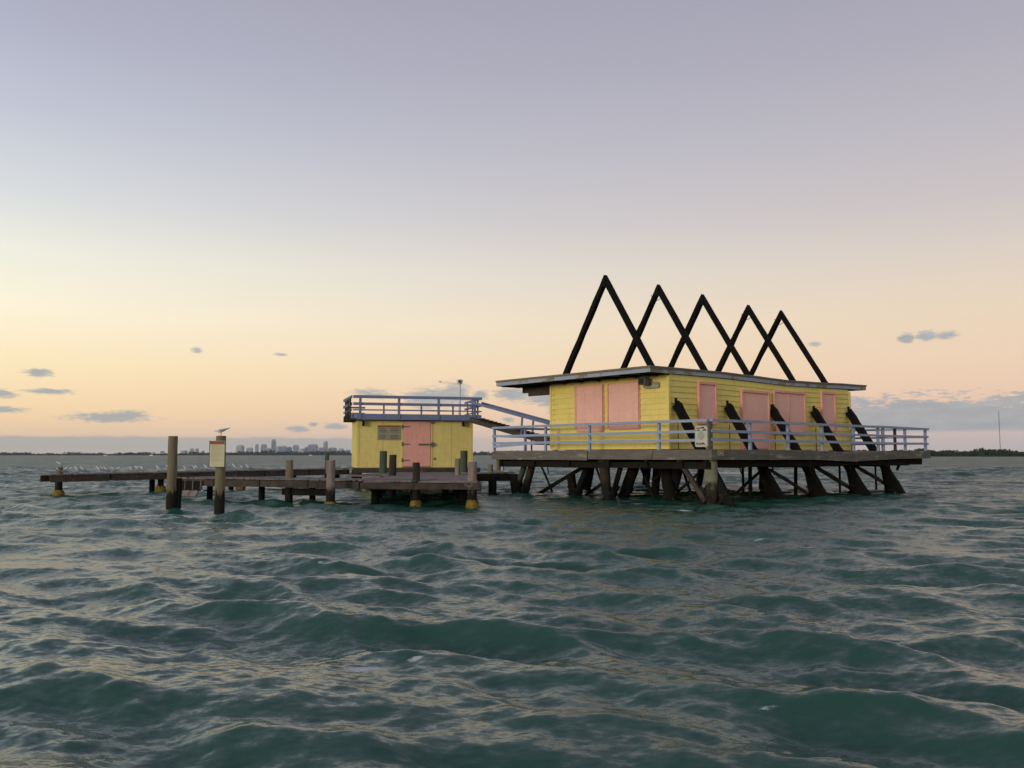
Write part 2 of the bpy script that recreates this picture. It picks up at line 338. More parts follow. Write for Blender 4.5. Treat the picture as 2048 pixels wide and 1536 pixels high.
    r1 = vec('SUBTRACT', g2.noise(mp.outputs[0], 13.0, 4.0, 0.6, 'Color'), (0.5, 0.5, 0.5))
    r2 = vec('SUBTRACT', g2.noise(pos, 3.1, 4.0, 0.65, 'Color'), (0.5, 0.5, 0.5))
    rip = vec('SCALE', r1, 0.70)
    far = vec('SCALE', r2, g2.m('MULTIPLY', al, 12.0))
    flat = vec('MULTIPLY', vec('ADD', rip, far), (1, 1, 0))
    nn = vec('NORMALIZE', vec('ADD', geo.outputs['Normal'], flat), (0, 0, 0))
    nt.links.new(nn, b.inputs['Normal'])
    mg = g2.n('ShaderNodeMapping'); nt.links.new(pos, mg.inputs[0]); mg.inputs['Scale'].default_value = (0.10, 0.22, 1); mg.inputs['Rotation'].default_value = (0, 0, 0.15)
    gust = g2.ss(g2.noise(mg.outputs[0], 1.0, 5.0, 0.7), 0.32, 0.68, 0.35, 1.7)
    patch = g2.noise(pos, 0.12, 3.0, 0.5)
    c = g2.mix(patch, (0.0135, 0.055, 0.037), (0.019, 0.070, 0.047))
    fo = g2.ss(g2.m('ADD', af, g2.noise(mp.outputs[0], 15.0, 6.0, 0.8)), 1.06, 1.26, 0.0, 0.75)
    c = g2.mix(fo, c, (0.5, 0.54, 0.53)); nt.links.new(c, b.inputs['Base Color'])
    nt.links.new(g2.m('ADD', g2.m('SQRT', g2.m('MULTIPLY_ADD', g2.m('MULTIPLY', al, gust), 0.58, 0.026)), g2.m('MULTIPLY', fo, 0.5)), b.inputs['Roughness'])
    b.inputs['IOR'].default_value = 1.333
    me.materials.append(m)
make_water()

# ------------------------------------------------------------------ main house
TH = 0.708; HO = (5.443, 30.46, 0.0)
ZD, ZW, ZR = 1.78, 4.43, 4.63       # deck, wall top, roof top above the water
house = thing('stilt_house', 'long yellow clapboard stilt house with pink shutters and bare black A-frames', 'house', HO, TH)
def dip(s):
    """the roof line of the long side has settled: up a little at the near end, low in the middle, up at the far end"""
    K = [(-1.2, -.01), (0.8, .01), (2.9, .025), (4.9, .0), (7.3, -.045), (9.4, -.01), (12.0, .05), (14.0, .08)]
    for (a, u0), (b, u1) in zip(K[:-1], K[1:]):
        if s <= b: f = (s - a) / (b - a); f = f * f * (3 - 2 * f); return u0 + (u1 - u0) * f
    return K[-1][1]
wall = MB().box(0.05, 12.35, 0.05, 5.98, ZD + 0.02, ZW - 0.06).build('wall', 'yellow_wall', house)
NB = 13; EX = (ZW - ZD - 0.06) / NB
for i in range(NB):
    z0 = ZD + 0.03 + i * EX; z1 = z0 + EX + 0.012
    j = random.uniform(-0.003, 0.003)
    v = [(0.05, 0.09, z0), (0.005 + j, 0.09, z0), (0.033 + j, 0.09, z1), (0.05, 0.09, z1)]; v += [(a, 5.95, c) for a, _, c in v]
    MB().add(v, [(0, 1, 2, 3), (7, 6, 5, 4), (0, 4, 5, 1), (1, 5, 6, 2), (2, 6, 7, 3), (3, 7, 4, 0)]).build('wall_board', 'yellow_paint', house)
for i in range(NB):
    z0 = ZD + 0.03 + i * EX; z1 = z0 + EX + 0.012
    j = random.uniform(-0.004, 0.004); L = 12.31
    n = 10; v = []; fs = []
    for k in range(n + 1):
        s = 0.09 + (L - 0.09) * k / n; q = dip(s) * (i / NB) * 0.8
        v += [(s, 0.05, z0 + q), (s, 0.003 + j, z0 + q), (s, 0.033 + j, z1 + q), (s, 0.05, z1 + q)]
    for k in range(n):
        for e in range(4): fs.append((4 * k + e, 4 * k + (e + 1) % 4, 4 * k + 4 + (e + 1) % 4, 4 * k + 4 + e))
    fs += [(3, 2, 1, 0), tuple(4 * n + e for e in range(4))]
    MB().add(v, fs).build('wall_board', 'yellow_paint', house)
for bx in ((-0.012, 0.10, -0.012, 0.088, ZD + 0.015, ZW - 0.08), (-0.012, 0.05, 5.94, 6.045, ZD + 0.015, ZW - 0.03), (12.30, 12.415, -0.012, 0.05, ZD + 0.015, ZW - 0.08)):
    MB().box(*bx).build('corner_board', 'yellow_paint', house, bevel=0.006)
MB().box(0.02, 0.045, 5.82, 5.838, ZD + 0.05, ZW - 0.1).build('wall_seam', 'dark_timber', house)

def shutter_front(t0, t1, z0, z1, sway):
    sh = MB().box(-0.075, -0.03, t0, t1, z0, z1).build('shutter', 'pink_paint', house, bevel=0.006)
    fr = MB()
    fr.box(-0.055, 0.045, t1 + 0.03, t1 + 0.105, z0 + 0.05 + sway, z1 + 0.05)          # casing on the far side
    fr.box(-0.045, 0.045, t0 - 0.02, t1, z1, z1 + 0.05)
    fr.box(-0.045, 0.045, t0 - 0.02, t1 - 0.02, z0 - 0.03, z0)
    fr.box(-0.03, 0.045, t0 - 0.035, t0, z0, z1 - 0.02)
    fr.build('shutter_frame', 'pink_trim', sh)
    for zz in (z0 + 0.3, z1 - 0.3): MB().box(-0.082, -0.073, t1 - 0.12, t1 - 0.01, zz - 0.02, zz + 0.02).build('hinge', 'pink_trim', sh)
shutter_front(3.11, 4.48, 2.50, 4.20, 0.02)
shutter_front(1.34, 2.78, 2.56, 4.19, 0.0)
def window_right(s0, s1, z0, z1, cuts=(), name='shutter', sill=True):
    q = dip((s0 + s1) / 2) * 0.6; z1 += q
    pan = MB(); ed = [s0 + 0.08] + list(cuts) + [s1 - 0.07]
    root = MB().box(s0 + 0.02, s1 - 0.02, 0.0, 0.045, z0 + 0.02, z1 - 0.02).build(name, 'pink_paint', house)
    for a, b in zip(ed[:-1], ed[1:]):
        MB().box(a + 0.012, b - 0.012, -0.03, -0.001, z0 + 0.05, z1 - 0.09).build('panel', 'pink_paint', root, bevel=0.005)
    MB().box(s0, s0 + 0.085, -0.08, -0.001, z0, z1).build('side_casing', 'pink_trim', root, bevel=0.005)
    MB().box(s1 - 0.075, s1, -0.08, -0.001, z0, z1).build('side_casing', 'pink_trim', root, bevel=0.005)
    MB().box(s0 + 0.086, s1 - 0.076, -0.085, -0.001, z1 - 0.085, z1 + 0.012).build('head_casing', 'pink_trim', root, bevel=0.005)
    if sill: MB().box(s0 + 0.086, s1 - 0.076, -0.09, -0.001, z0 - 0.02, z0 + 0.045).build('sill', 'pink_trim', root, bevel=0.005)
    for c in cuts: MB().box(c - 0.02, c + 0.02, -0.05, -0.031, z0 + 0.05, z1 - 0.09).build('mullion', 'pink_trim', root)
    return root
window_right(1.60, 2.68, 2.72, 4.22)
d = window_right(4.22, 6.06, ZD + 0.02, 4.06, name='door', sill=False)
MB().box(4.40, 4.45, -0.075, -0.031, 2.75, 2.86).build('handle', 'metal_grey', d)
window_right(6.38, 8.66, 2.45, 4.18, cuts=(7.50,))
window_right(9.92, 11.05, 2.60, 4.26)

# roof: a thick flat slab with a slight sag, two-board fascia, dark soffit
def roof_strip(s0, s1, t0, t1, z0, z1, n=14):
    m = MB(); v = []; fs = []
    for k in range(n + 1):
        s = s0 + (s1 - s0) * k / n; q = dip(s)
        v += [(s, t0, z0 + q), (s, t1, z0 + q), (s, t1, z1 + q), (s, t0, z1 + q)]
    for k in range(n):
        for e in range(4): fs.append((4 * k + e, 4 * k + 4 + e, 4 * k + 4 + (e + 1) % 4, 4 * k + (e + 1) % 4))
    fs += [(0, 1, 2, 3), tuple(4 * n + e for e in (3, 2, 1, 0))]
    return m.add(v, fs)
roof = roof_strip(-1.05, 13.76, -0.075, 8.19, ZR - 0.035, ZR + 0.02).build('roof', 'roofing', house)
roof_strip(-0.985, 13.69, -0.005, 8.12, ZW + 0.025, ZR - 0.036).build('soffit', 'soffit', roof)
roof_strip(-1.02, 13.73, -0.05, -0.006, ZR - 0.205, ZR - 0.037).build('fascia', 'blue_fascia', roof)
roof_strip(-1.02, 13.73, -0.06, -0.0505, ZR - 0.08, ZR - 0.037).build('drip_edge', 'roofing', roof)
for t0, t1, o_ in ((0.0, 4.70, 0.0), (4.71, 8.16, -0.006)):
    MB().box(-1.025 + o_, -0.99, t0 - 0.045 if t0 == 0 else t0, t1, ZR - 0.21 + o_, ZR - 0.037).build('fascia', 'blue_fascia', roof, bevel=0.006)
    MB().box(-1.04 + o_, -1.0255 + o_, t0 - 0.045 if t0 == 0 else t0, t1, ZR - 0.075, ZR - 0.037).build('drip_edge', 'roofing', roof)
MB().box(13.69, 13.735, -0.005, 8.1, ZR - 0.13, ZR + 0.07).build('fascia', 'blue_fascia', roof)
MB().box(-0.99, 13.6, 8.12, 8.16, ZR - 0.22, ZR - 0.037).build('fascia', 'blue_fascia', roof)
for k in range(9):
    t = 0.5 + k * 0.92
    MB().box(-0.97, -0.02, t - 0.03, t + 0.03, ZW - 0.06, ZW + 0.018).build('rafter_tail', 'dark_timber', roof)
# porch beam under the far eave
MB().beam((0.34, 6.05, 4.29), (0.34, 8.0, 4.33), 0.16, 0.30, jit=0.01, segs=3).build('porch_beam', 'brown_timber', house)
MB().box(0.18, 0.25, 6.05, 7.55, 4.02, 4.40).build('porch_beam', 'brown_timber', house)
for s in (2.2, 12.2): MB().beam((s, 8.0, ZD), (s, 8.0, ZW + 0.0), 0.12, 0.12).build('porch_post', 'brown_timber', house)

# five A-frames: rafters through the roof
FS = (0.29, 3.28, 6.25, 9.25, 12.09)
AP = ((3.22, 8.40), (3.12, 8.40), (3.20, 8.37), (2.98, 8.22), (3.13, 8.30))
SL = 1.583
for i, s in enumerate(FS):
    ta, za = AP[i]; fr = thing('a_frame', None, None); fr.parent = house
    zb = ZR - 0.35
    zo = za + 0.05; wv = 0.19 / math.sin(math.atan(1 / SL))          # outer apex, vertical thickness of a rafter
    for sg in (-1, 1):
        n = 9; v = []; rr = random.Random(i * 7 + sg)
        for k in range(n + 1):
            f = k / n; z = zo + (zb - zo) * f; t = ta + sg * (zo - z) / SL; jt = lambda: rr.uniform(-.012, .012) if 0 < k else 0.0
            a, b = jt(), jt()
            v += [(s - 0.09, t + a, z + a), (s + 0.09, t + a, z + a), (s + 0.09, t + b, z - wv + b), (s - 0.09, t + b, z - wv + b)]
        fs = [(0, 1, 2, 3), tuple(4 * n + k for k in (3, 2, 1, 0))]
        for k in range(n):
            for e in range(4): fs.append((4 * k + e, 4 * k + 4 + e, 4 * k + 4 + (e + 1) % 4, 4 * k + (e + 1) % 4))
        if sg > 0: fs = [q[::-1] for q in fs]
        MB().add(v, fs).build('rafter', 'charred_timber', fr)
    MB().box(s - 0.115, s - 0.092, ta - 0.10, ta + 0.10, za - 0.42, za - 0.12).build('ridge_plate', 'charred_timber', fr)
    if i in (1, 3, 4):
        hk = MB(); pts = [V3(s - 0.16, ta + 0.26 - 0.5 * k / 6, za - 0.55 - 0.09 * math.sin(math.pi * k / 6) + (0.2 if k == 0 else 0)) for k in range(7)]
        for a, b in zip(pts[:-1], pts[1:]): hk.pole(a, b, 0.012, 0.012, 6, 1)
        hk.build('tie_wire', 'charred_timber', fr)

# under-eave flood lamp, name plate
lamp = thing('eave_lamp', 'grey box lamp hanging under the roof corner of the yellow house', 'lamp', HO, TH)
MB().beam((-0.30, 0.86, ZW + 0.02), (-0.30, 0.86, ZW - 0.10), 0.07, 0.07).build('bracket', 'metal_grey', lamp)
MB().box(-0.44, -0.18, 0.70, 1.02, ZW - 0.36, ZW - 0.10).build('housing', 'metal_grey', lamp, bevel=0.02)
MB().box(-0.455, -0.441, 0.74, 0.98, ZW - 0.33, ZW - 0.13).build('lens', 'print_dark', lamp)
plate = thing('name_plate', 'weathered oval name plate with pale script under the eave lamp', 'sign', HO, TH)
pl = MB(); n = 28; pts = []
for k in range(n):
    a = 2 * math.pi * k / n; c, s_ = math.cos(a), math.sin(a)
    pts.append((0.745 + 0.37 * math.copysign(abs(c) ** 0.45, c), 4.06 + 0.115 * math.copysign(abs(s_) ** 0.5, s_)))
v = [(x_, y_, z_) for x_ in (-0.05, 0.0) for y_, z_ in pts]
pl.add(v, [tuple(range(n)), tuple(2 * n - 1 - k for k in range(n))] + [(k, n + k, n + (k + 1) % n, (k + 1) % n) for k in range(n)])
pl.build('board', 'sign_grey', plate)
def scribble(y0, y1, zc, h, x, amp, nletters, seed, axis='t'):
    rr = random.Random(seed); out = []; y = y0; step = (y1 - y0) / nletters
    for k in range(nletters):
        if rr.random() < 0.12 and 0 < k < nletters - 1: y += step; continue
        top = h * rr.choice((0.55, 0.6, 1.0)); st = step * 0.86
        pts = [(y, zc - h / 2), (y + st * 0.15, zc - h / 2 + top), (y + st * 0.5, zc - h / 2 + top * 0.35), (y + st * 0.62, zc - h / 2 + top * 0.9), (y + st, zc - h / 2)]
        if axis == 't': out.append([(x, a, b) for a, b in pts])
        else: out.append([(a, x, b) for a, b in pts])
        y += step
    return out
lt = MB()
for l in scribble(1.07, 0.42, 4.06, 0.13, -0.053, 1, 9, 4): lt.stroke(l, 0.016, (1, 0, 0))
lt.build('lettering', 'sign_white', plate)

# ------------------------------------------------------------------ platform on piles under the house
plat = thing('timber_platform', 'weathered timber deck platform carrying the yellow house on raking piles', 'platform', HO, TH)
rims = [((-0.85, 8.62, 1.575), (-0.85, 3.12, 1.565)), ((-0.87, 3.05, 1.605), (-0.87, 0.0, 1.60)), ((-0.87, -0.02, 1.60), (-0.87, -2.40, 1.605)),
        ((-0.92, -2.42, 1.605), (2.25, -2.42, 1.595)), ((2.27, -2.425, 1.595), (5.2, -2.42, 1.585)), ((5.22, -2.42, 1.585), (8.0, -2.425, 1.51)), ((8.02, -2.42, 1.51), (11.4, -2.42, 1.60)), ((11.42, -2.42, 1.60), (14.5, -2.42, 1.62)),
        ((14.47, -2.38, 1.61), (14.47, 8.6, 1.60)), ((14.4, 8.62, 1.60), (-0.8, 8.62, 1.59))]
for k, (a, b) in enumerate(rims): MB().beam(a, b, 0.085, 0.315, segs=6, jit=0.006, seed=k).build('rim_beam', 'grey_timber', plat)
dk = MB(); rr = random.Random(3)
k = -0.80
while k < 14.4:
    q = -0.06 * math.exp(-((k - 8) / 2.2) ** 2)
    dk.box(k, k + 0.135, -2.37 + rr.uniform(-.02, .02), 8.57, ZD - 0.05 + q, ZD - 0.008 + q + rr.uniform(-.006, .006)); k += 0.142
tag(dk.build('decking', 'deck_timber', plat), kind='stuff')
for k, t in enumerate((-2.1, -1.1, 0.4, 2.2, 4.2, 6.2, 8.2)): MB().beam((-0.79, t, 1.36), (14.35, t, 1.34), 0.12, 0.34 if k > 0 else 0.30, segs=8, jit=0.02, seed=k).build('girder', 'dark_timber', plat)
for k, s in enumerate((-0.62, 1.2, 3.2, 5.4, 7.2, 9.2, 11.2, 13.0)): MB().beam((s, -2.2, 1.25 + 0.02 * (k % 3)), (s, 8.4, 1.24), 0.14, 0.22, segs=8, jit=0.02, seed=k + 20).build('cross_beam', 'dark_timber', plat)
# ragged ends hanging under the beams
for k, (s, t, dz_) in enumerate(((-.3, 5.9, .25), (-.2, 6.4, .1), (-.3, 0.3, .14), (3.0, -2.1, .22), (5.4, -2.1, .18), (8.2, -2.15, .12), (1.2, -2.0, .16))):
    MB().beam((s, t, 1.25), (s + 0.05, t - 0.04, 1.12 - dz_), 0.05, 0.035, jit=0.008, seed=k).build('splinter', 'dark_timber', plat)
PF = [  # piles: (top, foot), radius at top / foot, material
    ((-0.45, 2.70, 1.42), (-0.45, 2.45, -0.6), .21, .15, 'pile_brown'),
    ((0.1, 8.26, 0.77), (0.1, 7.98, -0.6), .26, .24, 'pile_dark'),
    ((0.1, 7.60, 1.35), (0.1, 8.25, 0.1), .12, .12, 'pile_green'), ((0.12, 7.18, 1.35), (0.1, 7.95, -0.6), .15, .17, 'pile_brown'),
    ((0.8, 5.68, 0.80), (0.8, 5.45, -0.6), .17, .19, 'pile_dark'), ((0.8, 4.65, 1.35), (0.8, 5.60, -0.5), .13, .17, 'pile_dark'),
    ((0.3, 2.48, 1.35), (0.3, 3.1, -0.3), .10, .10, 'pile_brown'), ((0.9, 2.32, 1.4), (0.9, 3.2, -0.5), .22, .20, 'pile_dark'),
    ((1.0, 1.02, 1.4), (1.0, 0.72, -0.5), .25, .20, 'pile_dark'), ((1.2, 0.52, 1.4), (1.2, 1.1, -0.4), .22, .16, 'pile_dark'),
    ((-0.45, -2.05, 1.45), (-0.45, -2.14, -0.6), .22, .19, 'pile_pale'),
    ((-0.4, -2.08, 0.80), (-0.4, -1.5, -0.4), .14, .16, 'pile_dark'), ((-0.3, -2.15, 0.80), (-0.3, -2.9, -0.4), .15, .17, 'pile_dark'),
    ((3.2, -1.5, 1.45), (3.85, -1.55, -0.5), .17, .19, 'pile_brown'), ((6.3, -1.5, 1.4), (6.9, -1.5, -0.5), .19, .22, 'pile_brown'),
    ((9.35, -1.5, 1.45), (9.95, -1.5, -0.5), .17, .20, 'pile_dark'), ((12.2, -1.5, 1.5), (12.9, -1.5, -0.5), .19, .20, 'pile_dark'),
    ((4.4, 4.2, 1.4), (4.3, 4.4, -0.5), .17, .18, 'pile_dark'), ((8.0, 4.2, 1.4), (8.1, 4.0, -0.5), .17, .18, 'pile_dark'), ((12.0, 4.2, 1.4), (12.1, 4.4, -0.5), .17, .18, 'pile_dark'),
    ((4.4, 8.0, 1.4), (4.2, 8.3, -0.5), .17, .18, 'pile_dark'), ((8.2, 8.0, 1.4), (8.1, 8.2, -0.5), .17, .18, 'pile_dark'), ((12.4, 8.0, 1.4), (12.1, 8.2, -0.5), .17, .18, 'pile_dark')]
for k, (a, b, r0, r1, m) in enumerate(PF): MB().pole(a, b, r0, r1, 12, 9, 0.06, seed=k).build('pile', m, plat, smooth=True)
TP = [((5.71, 1.0, 1.4), (5.73, 1.0, -.4), .05), ((4.47, -0.2, 1.4), (4.41, -0.2, -.4), .075), ((7.6, -0.2, 1.4), (7.5, -0.2, -.4), .07), ((10.96, -0.2, 1.4), (10.92, -0.2, -.4), .045), ((14.05, -0.2, 1.45), (14.06, -0.2, -.5), .045)]
for k, (a, b, r0) in enumerate(TP): MB().pole(a, b, r0, r0 * 1.1, 8, 7, 0.12, seed=k).build('post', 'pile_dark', plat)
BR = [((-0.6, -0.83, 1.52), (-0.6, -1.95, 0.10), .15, .10, 'brown_timber'), ((2.2, 9.05, 1.25), (2.2, 8.05, -.3), .07, .06, 'dark_timber'),
      ((1.2, 8.3, -.15), (1.2, 5.2, 1.2), .14, .08, 'dark_timber'), ((1.5, 5.05, 1.3), (1.5, 4.55, .3), .07, .05, 'dark_timber'), ((1.5, 5.7, -.1), (1.5, 4.5, .55), .11, .07, 'dark_timber'),
      ((1.5, 2.68, 1.3), (1.5, 1.9, -.2), .10, .07, 'dark_timber'), ((1.8, 2.31, 0.66), (1.8, 1.65, 0.98), .10, .06, 'dark_timber'), ((1.9, 1.05, 1.3), (1.9, 0.5, 0.0), .08, .06, 'dark_timber'),
      ((1.4, 1.0, 0.1), (1.4, -0.5, 1.22), .09, .06, 'dark_timber'), ((4.85, -0.8, 1.05), (7.55, -0.8, 0.05), .11, .07, 'brown_timber'), ((8.0, -0.8, 1.14), (10.85, -0.8, 0.18), .14, .08, 'brown_timber'),
      ((10.95, -0.8, 1.20), (13.9, -0.8, 0.30), .13, .08, 'brown_timber'), ((13.09, -1.9, 1.55), (12.55, -1.9, 0.98), .10, .07, 'dark_timber'), ((2.0, -1.2, 0.2), (4.2, -1.2, 1.3), .10, .06, 'dark_timber')]
for k, (a, b, w_, h_, m) in enumerate(BR): MB().beam(a, b, h_, w_, segs=6, jit=0.01, seed=k).build('brace', m, plat)
# feet of the A-frames: charred rakers from the wall out through the deck to the sea bed
for i, s in enumerate(FS):
    tb = -1.05 - (0.03, 0.05, 0.0, 0.04, 0.08)[i]; top = 3.36 + (0, .03, 0, .05, .12)[i]
    a = V3(s, tb + (top - 1.83) / SL, top); b = V3(s, tb - (1.83 + 0.7) / SL, -0.7)
    mb = MB().beam(a, b, 0.26, 0.24, up=(1, 0, 0), segs=16, jit=0.014, seed=i + 40)
    ob = mb.build('raker', 'charred_timber', plat)
    pr = MB()
    for q in range(3): pr.beam(a + V3((-.09, .0, .1)[q], (-.05, -.1, .0)[q], -.05), a + V3((-.09, .02, .1)[q], (-.03, -.06, .03)[q], (.22, .12, .05)[q]), 0.07, 0.08, jit=0.02, seed=q + i)
    pr.build('charred_end', 'charred_timber', ob)
    MB().pole((s + 0.05, -0.12, ZD), (s + 0.05, -0.12, 2.72), 0.014, 0.014, 6, 1).build('tie_rod', 'dark_timber', plat)
# marine growth lumps where piles meet the sea
gr = MB(); rr = random.Random(5)
for (a, b, r0, r1, m) in PF[:17]:
    a, b = Vector(a), Vector(b); dd = (b - a)
    for q in range(16):
        z = rr.uniform(-0.1, 0.42); t_ = (z - a.z) / dd.z; c = a + dd * t_; an = rr.uniform(0, 6.28); rad = r1 * 1.02
        c = c + V3(math.cos(an) * rad, math.sin(an) * rad, 0); e = rr.uniform(0.035, 0.09)
        gr.lathe([(-e, e * .2), (-e * .5, e * .9), (e * .3, e), (e * .9, e * .3)], c, (rr.uniform(-1, 1), rr.uniform(-1, 1), rr.uniform(-1, 1)), 6)
tag(gr.build('marine_growth', 'marine_growth', plat), kind='stuff')
# left corner post with its pale painted board, and the landing step
MB().pole((-0.5, 8.62, 1.50), (-0.5, 8.62, 0.95), .11, .11, 10, 3, .03).build('corner_post', 'pile_tan', plat)
MB().box(-0.62, -0.56, 8.22, 8.36, 0.95, 1.42).build('painted_board', 'blue_paint', plat)

# railings ---------------------------------------------------------
def railing(root, posts, path, mat='blue_paint', top=0.92, mids=(0.59, 0.30), base=ZD, pw=0.095, rails=True, sags=0.012):
    for p in posts:
        m = p[2] if len(p) > 2 else mat; hh = p[3] if len(p) > 3 else top
        MB().beam((p[0], p[1], base - 0.02), (p[0], p[1], base + hh), pw * (1 if len(p) < 5 else p[4]), pw, up=(0, 1, 0), jit=0.003).build('post', m, root, bevel=0.004)
    n = 0
    for a, b, off in path:
        for k, h in enumerate((top,) + tuple(mids)):
            j = random.uniform(-sags, sags); j2 = random.uniform(-sags, sags)
            if k == 0: MB().beam((a[0] + off[0], a[1] + off[1], base + h + 0.02 + j), (b[0] + off[0], b[1] + off[1], base + h + 0.02 + j2), 0.10, 0.085, segs=4, jit=0.003).build('top_rail', mat, root)
            else: MB().beam((a[0] + off[0], a[1] + off[1], base + h + j), (b[0] + off[0], b[1] + off[1], base + h + j2), 0.035, 0.088, segs=4, jit=0.003).build('rail', mat, root)
rl = thing('deck_railing', 'blue painted railing along the near left edge of the house deck', 'railing', HO, TH)
railing(rl, [(-0.78, 8.58), (-0.78, 5.45), (-0.78, 3.08), (-0.78, -0.20)], [((-0.85, 8.62), (-0.85, 3.05), (0, 0)), ((-0.85, 3.04), (-0.85, -2.28), (0, 0))])
MB().beam((-0.87, 8.55, ZD + 0.16), (-0.87, 5.9, ZD + 0.30), 0.03, 0.11, jit=0.004).build('rail', 'blue_paint', rl)
r2 = thing('deck_railing', 'blue painted railing along the right hand long side of the house deck', 'railing', HO, TH)
railing(r2, [(-0.80, -2.30, 'grey_timber', 0.90, 2.2), (1.4, -2.31), (3.7, -2.31), (5.97, -2.31), (8.26, -2.31), (10.2, -2.31), (10.62, -2.31), (11.63, -2.31, 'brown_timber'), (12.51, -2.31), (14.38, -2.31)],
        [((-0.80, -2.38), (5.0, -2.38), (0, 0)), ((5.01, -2.38), (9.9, -2.385), (0, 0)), ((9.91, -2.38), (14.52, -2.38), (0, 0))])
r3 = thing('deck_railing', 'short blue railing closing the far left end of the house deck', 'railing', HO, TH)
railing(r3, [(0.9, 8.55), (2.6, 8.55)], [((-0.72, 8.55), (2.7, 8.55), (0, 0.07))])
r4 = thing('deck_railing', 'blue railing at the far right end of the deck running back from its corner', 'railing', HO, TH)
railing(r4, [(14.40, -0.4), (14.40, 1.6), (14.40, 3.6)], [((14.40, -2.22), (14.40, 3.7), (0.07, 0))])

# notice on the railing corner ---------------------------------------
ns = thing('notice_sign', 'white metal notice with dark script wired to the railing at the deck corner', 'sign', HO, TH)
S_ = -0.93; t0, t1, z0, z1 = -1.82, -2.31, 1.86, 2.54
v = []; c_ = 0.035
oct_ = [(t0, z0 + c_), (t0 - c_, z0), (t1 + c_, z0), (t1, z0 + c_), (t1, z1 - c_), (t1 + c_, z1), (t0 - c_, z1), (t0, z1 - c_)]
v = [(x_, y_, z_) for x_ in (S_, S_ + 0.02) for y_, z_ in oct_]
MB().add(v, [(0, 1, 2, 3, 4, 5, 6, 7), (15, 14, 13, 12, 11, 10, 9, 8)] + [(k, 8 + k, 8 + (k + 1) % 8, (k + 1) % 8) for k in range(8)]).build('panel', 'sign_white', ns)
lt = MB()
for row, (h, nl, a, b) in {2.475: (0.055, 8, -1.87, -2.20), 2.40: (0.055, 12, -1.845, -2.27), 1.965: (0.075, 8, -1.88, -2.22)}.items():
    for l in scribble(a, b, row, h, S_ - 0.004, 1, nl, int(row * 100)): lt.stroke(l, 0.012, (1, 0, 0))
lt.build('lettering', 'print_dark', ns)
MB().lathe([(0, 0.14), (0.003, 0.14)], (S_ - 0.004, -2.06, 2.22), (1, 0, 0), 20).build('emblem', 'print_grey', ns)
lt = MB()
for row in range(9):
    zz = 2.34 - row * 0.03; hw = 0.03 + 0.1 * math.sin(math.pi * (row + 1) / 10)
    lt.beam((S_ - 0.0055, -2.06 - hw, zz), (S_ - 0.0055, -2.06 + hw * random.uniform(.6, 1), zz), 0.009, 0.003, up=(1, 0, 0))
lt.build('small_print', 'sign_grey', ns)
b_ = MB()
for (y_, z_) in ((t0 - .04, z0 + .04), (t1 + .04, z0 + .04), (t0 - .04, z1 - .04), (t1 + .04, z1 - .04)): b_.lathe([(0, .012), (.006, .01)], (S_ - .006, y_, z_), (1, 0, 0), 8)
b_.build('bolt', 'metal_grey', ns)
np_ = thing('number_plate', 'small faded red and white square plate on the rim beam at the corner', 'sign', HO, TH)
MB().box(-0.62, -0.31, -2.482, -2.468, 1.57, 1.76).build('panel', 'sign_grey', np_)
MB().lathe([(0, 0.075), (0.003, 0.07)], (-0.465, -2.487, 1.665), (0, 1, 0), 16).build('emblem', 'red_brown', np_)
lt = MB()
for l in scribble(-0.52, -0.41, 1.665, 0.07, -2.490, 1, 3, 8, 's'): lt.stroke(l, 0.012, (0, 1, 0))
lt.build('lettering', 'sign_cream', np_)

# ------------------------------------------------------------------ boat shed
SO = (-7.35, 41.8, 0.0); SA = R(15)
shed = thing('dock_shed', 'small yellow flat roofed shed with a pink door and a railed roof deck', 'shed', SO, SA)
W_, D_ = 5.6, 3.0; ZB, ZT = 1.0, 3.26
MB().box(0.0, 2.16, 0.0, 0.06, ZB, ZT).build('wall', 'yellow_wall', shed)
MB().box(3.54, W_, 0.0, 0.06, ZB, ZT).build('wall', 'yellow_wall', shed)
MB().box(0.0, 0.06, 0.062, D_, ZB, ZT).build('wall', 'yellow_wall', shed)
MB().box(W_ - 0.06, W_, 0.062, D_, ZB, ZT).build('wall', 'yellow_wall', shed)
MB().box(0.062, W_ - 0.062, D_ - 0.06, D_ - 0.003, ZB, ZT).build('wall', 'yellow_wall', shed)
for x0, x1 in ((-0.015, 0.09), (W_ - 0.09, W_ + 0.015)): MB().box(x0, x1, -0.018, -0.002, ZB + 0.01, ZT - 0.02).build('corner_board', 'yellow_wall', shed)
for x in (1.22, 4.55): MB().box(x - 0.006, x + 0.006, -0.004, 0.001, ZB + 0.02, ZT - 0.02).build('panel_joint', 'sign_grey', shed)
door = MB().box(2.19, 3.51, -0.045, 0.0, ZB + 0.05, ZT - 0.03).build('door', 'pink_door', shed, bevel=0.008)
MB().box(2.10, 2.172, -0.03, 0.07, ZB + 0.02, ZT).build('door_frame', 'yellow_wall', door)
MB().box(3.528, 3.60, -0.03, 0.07, ZB + 0.02, ZT).build('door_frame', 'yellow_wall', door)
MB().box(2.175, 3.525, -0.06, 0.02, ZB - 0.02, ZB + 0.035).build('threshold', 'red_brown', door)
for z in (2.96, 2.12, 1.35):
    h = MB().box(2.11, 2.19, -0.065, -0.032, z - 0.09, z + 0.09); h.box(2.19, 2.50, -0.062, -0.046, z - 0.025, z + 0.025); h.build('hinge', 'metal_grey', door)
MB().box(2.93, 3.55, -0.085, -0.046, 2.07, 2.15).build('hasp', 'metal_grey', door)
lk = MB().box(3.55, 3.66, -0.075, -0.031, 2.0, 2.22); lk.lathe([(0, .07), (.03, .07)], (3.66, -.10, 2.12), (0, 1, 0), 10); lk.build('lock', 'metal_grey', door)
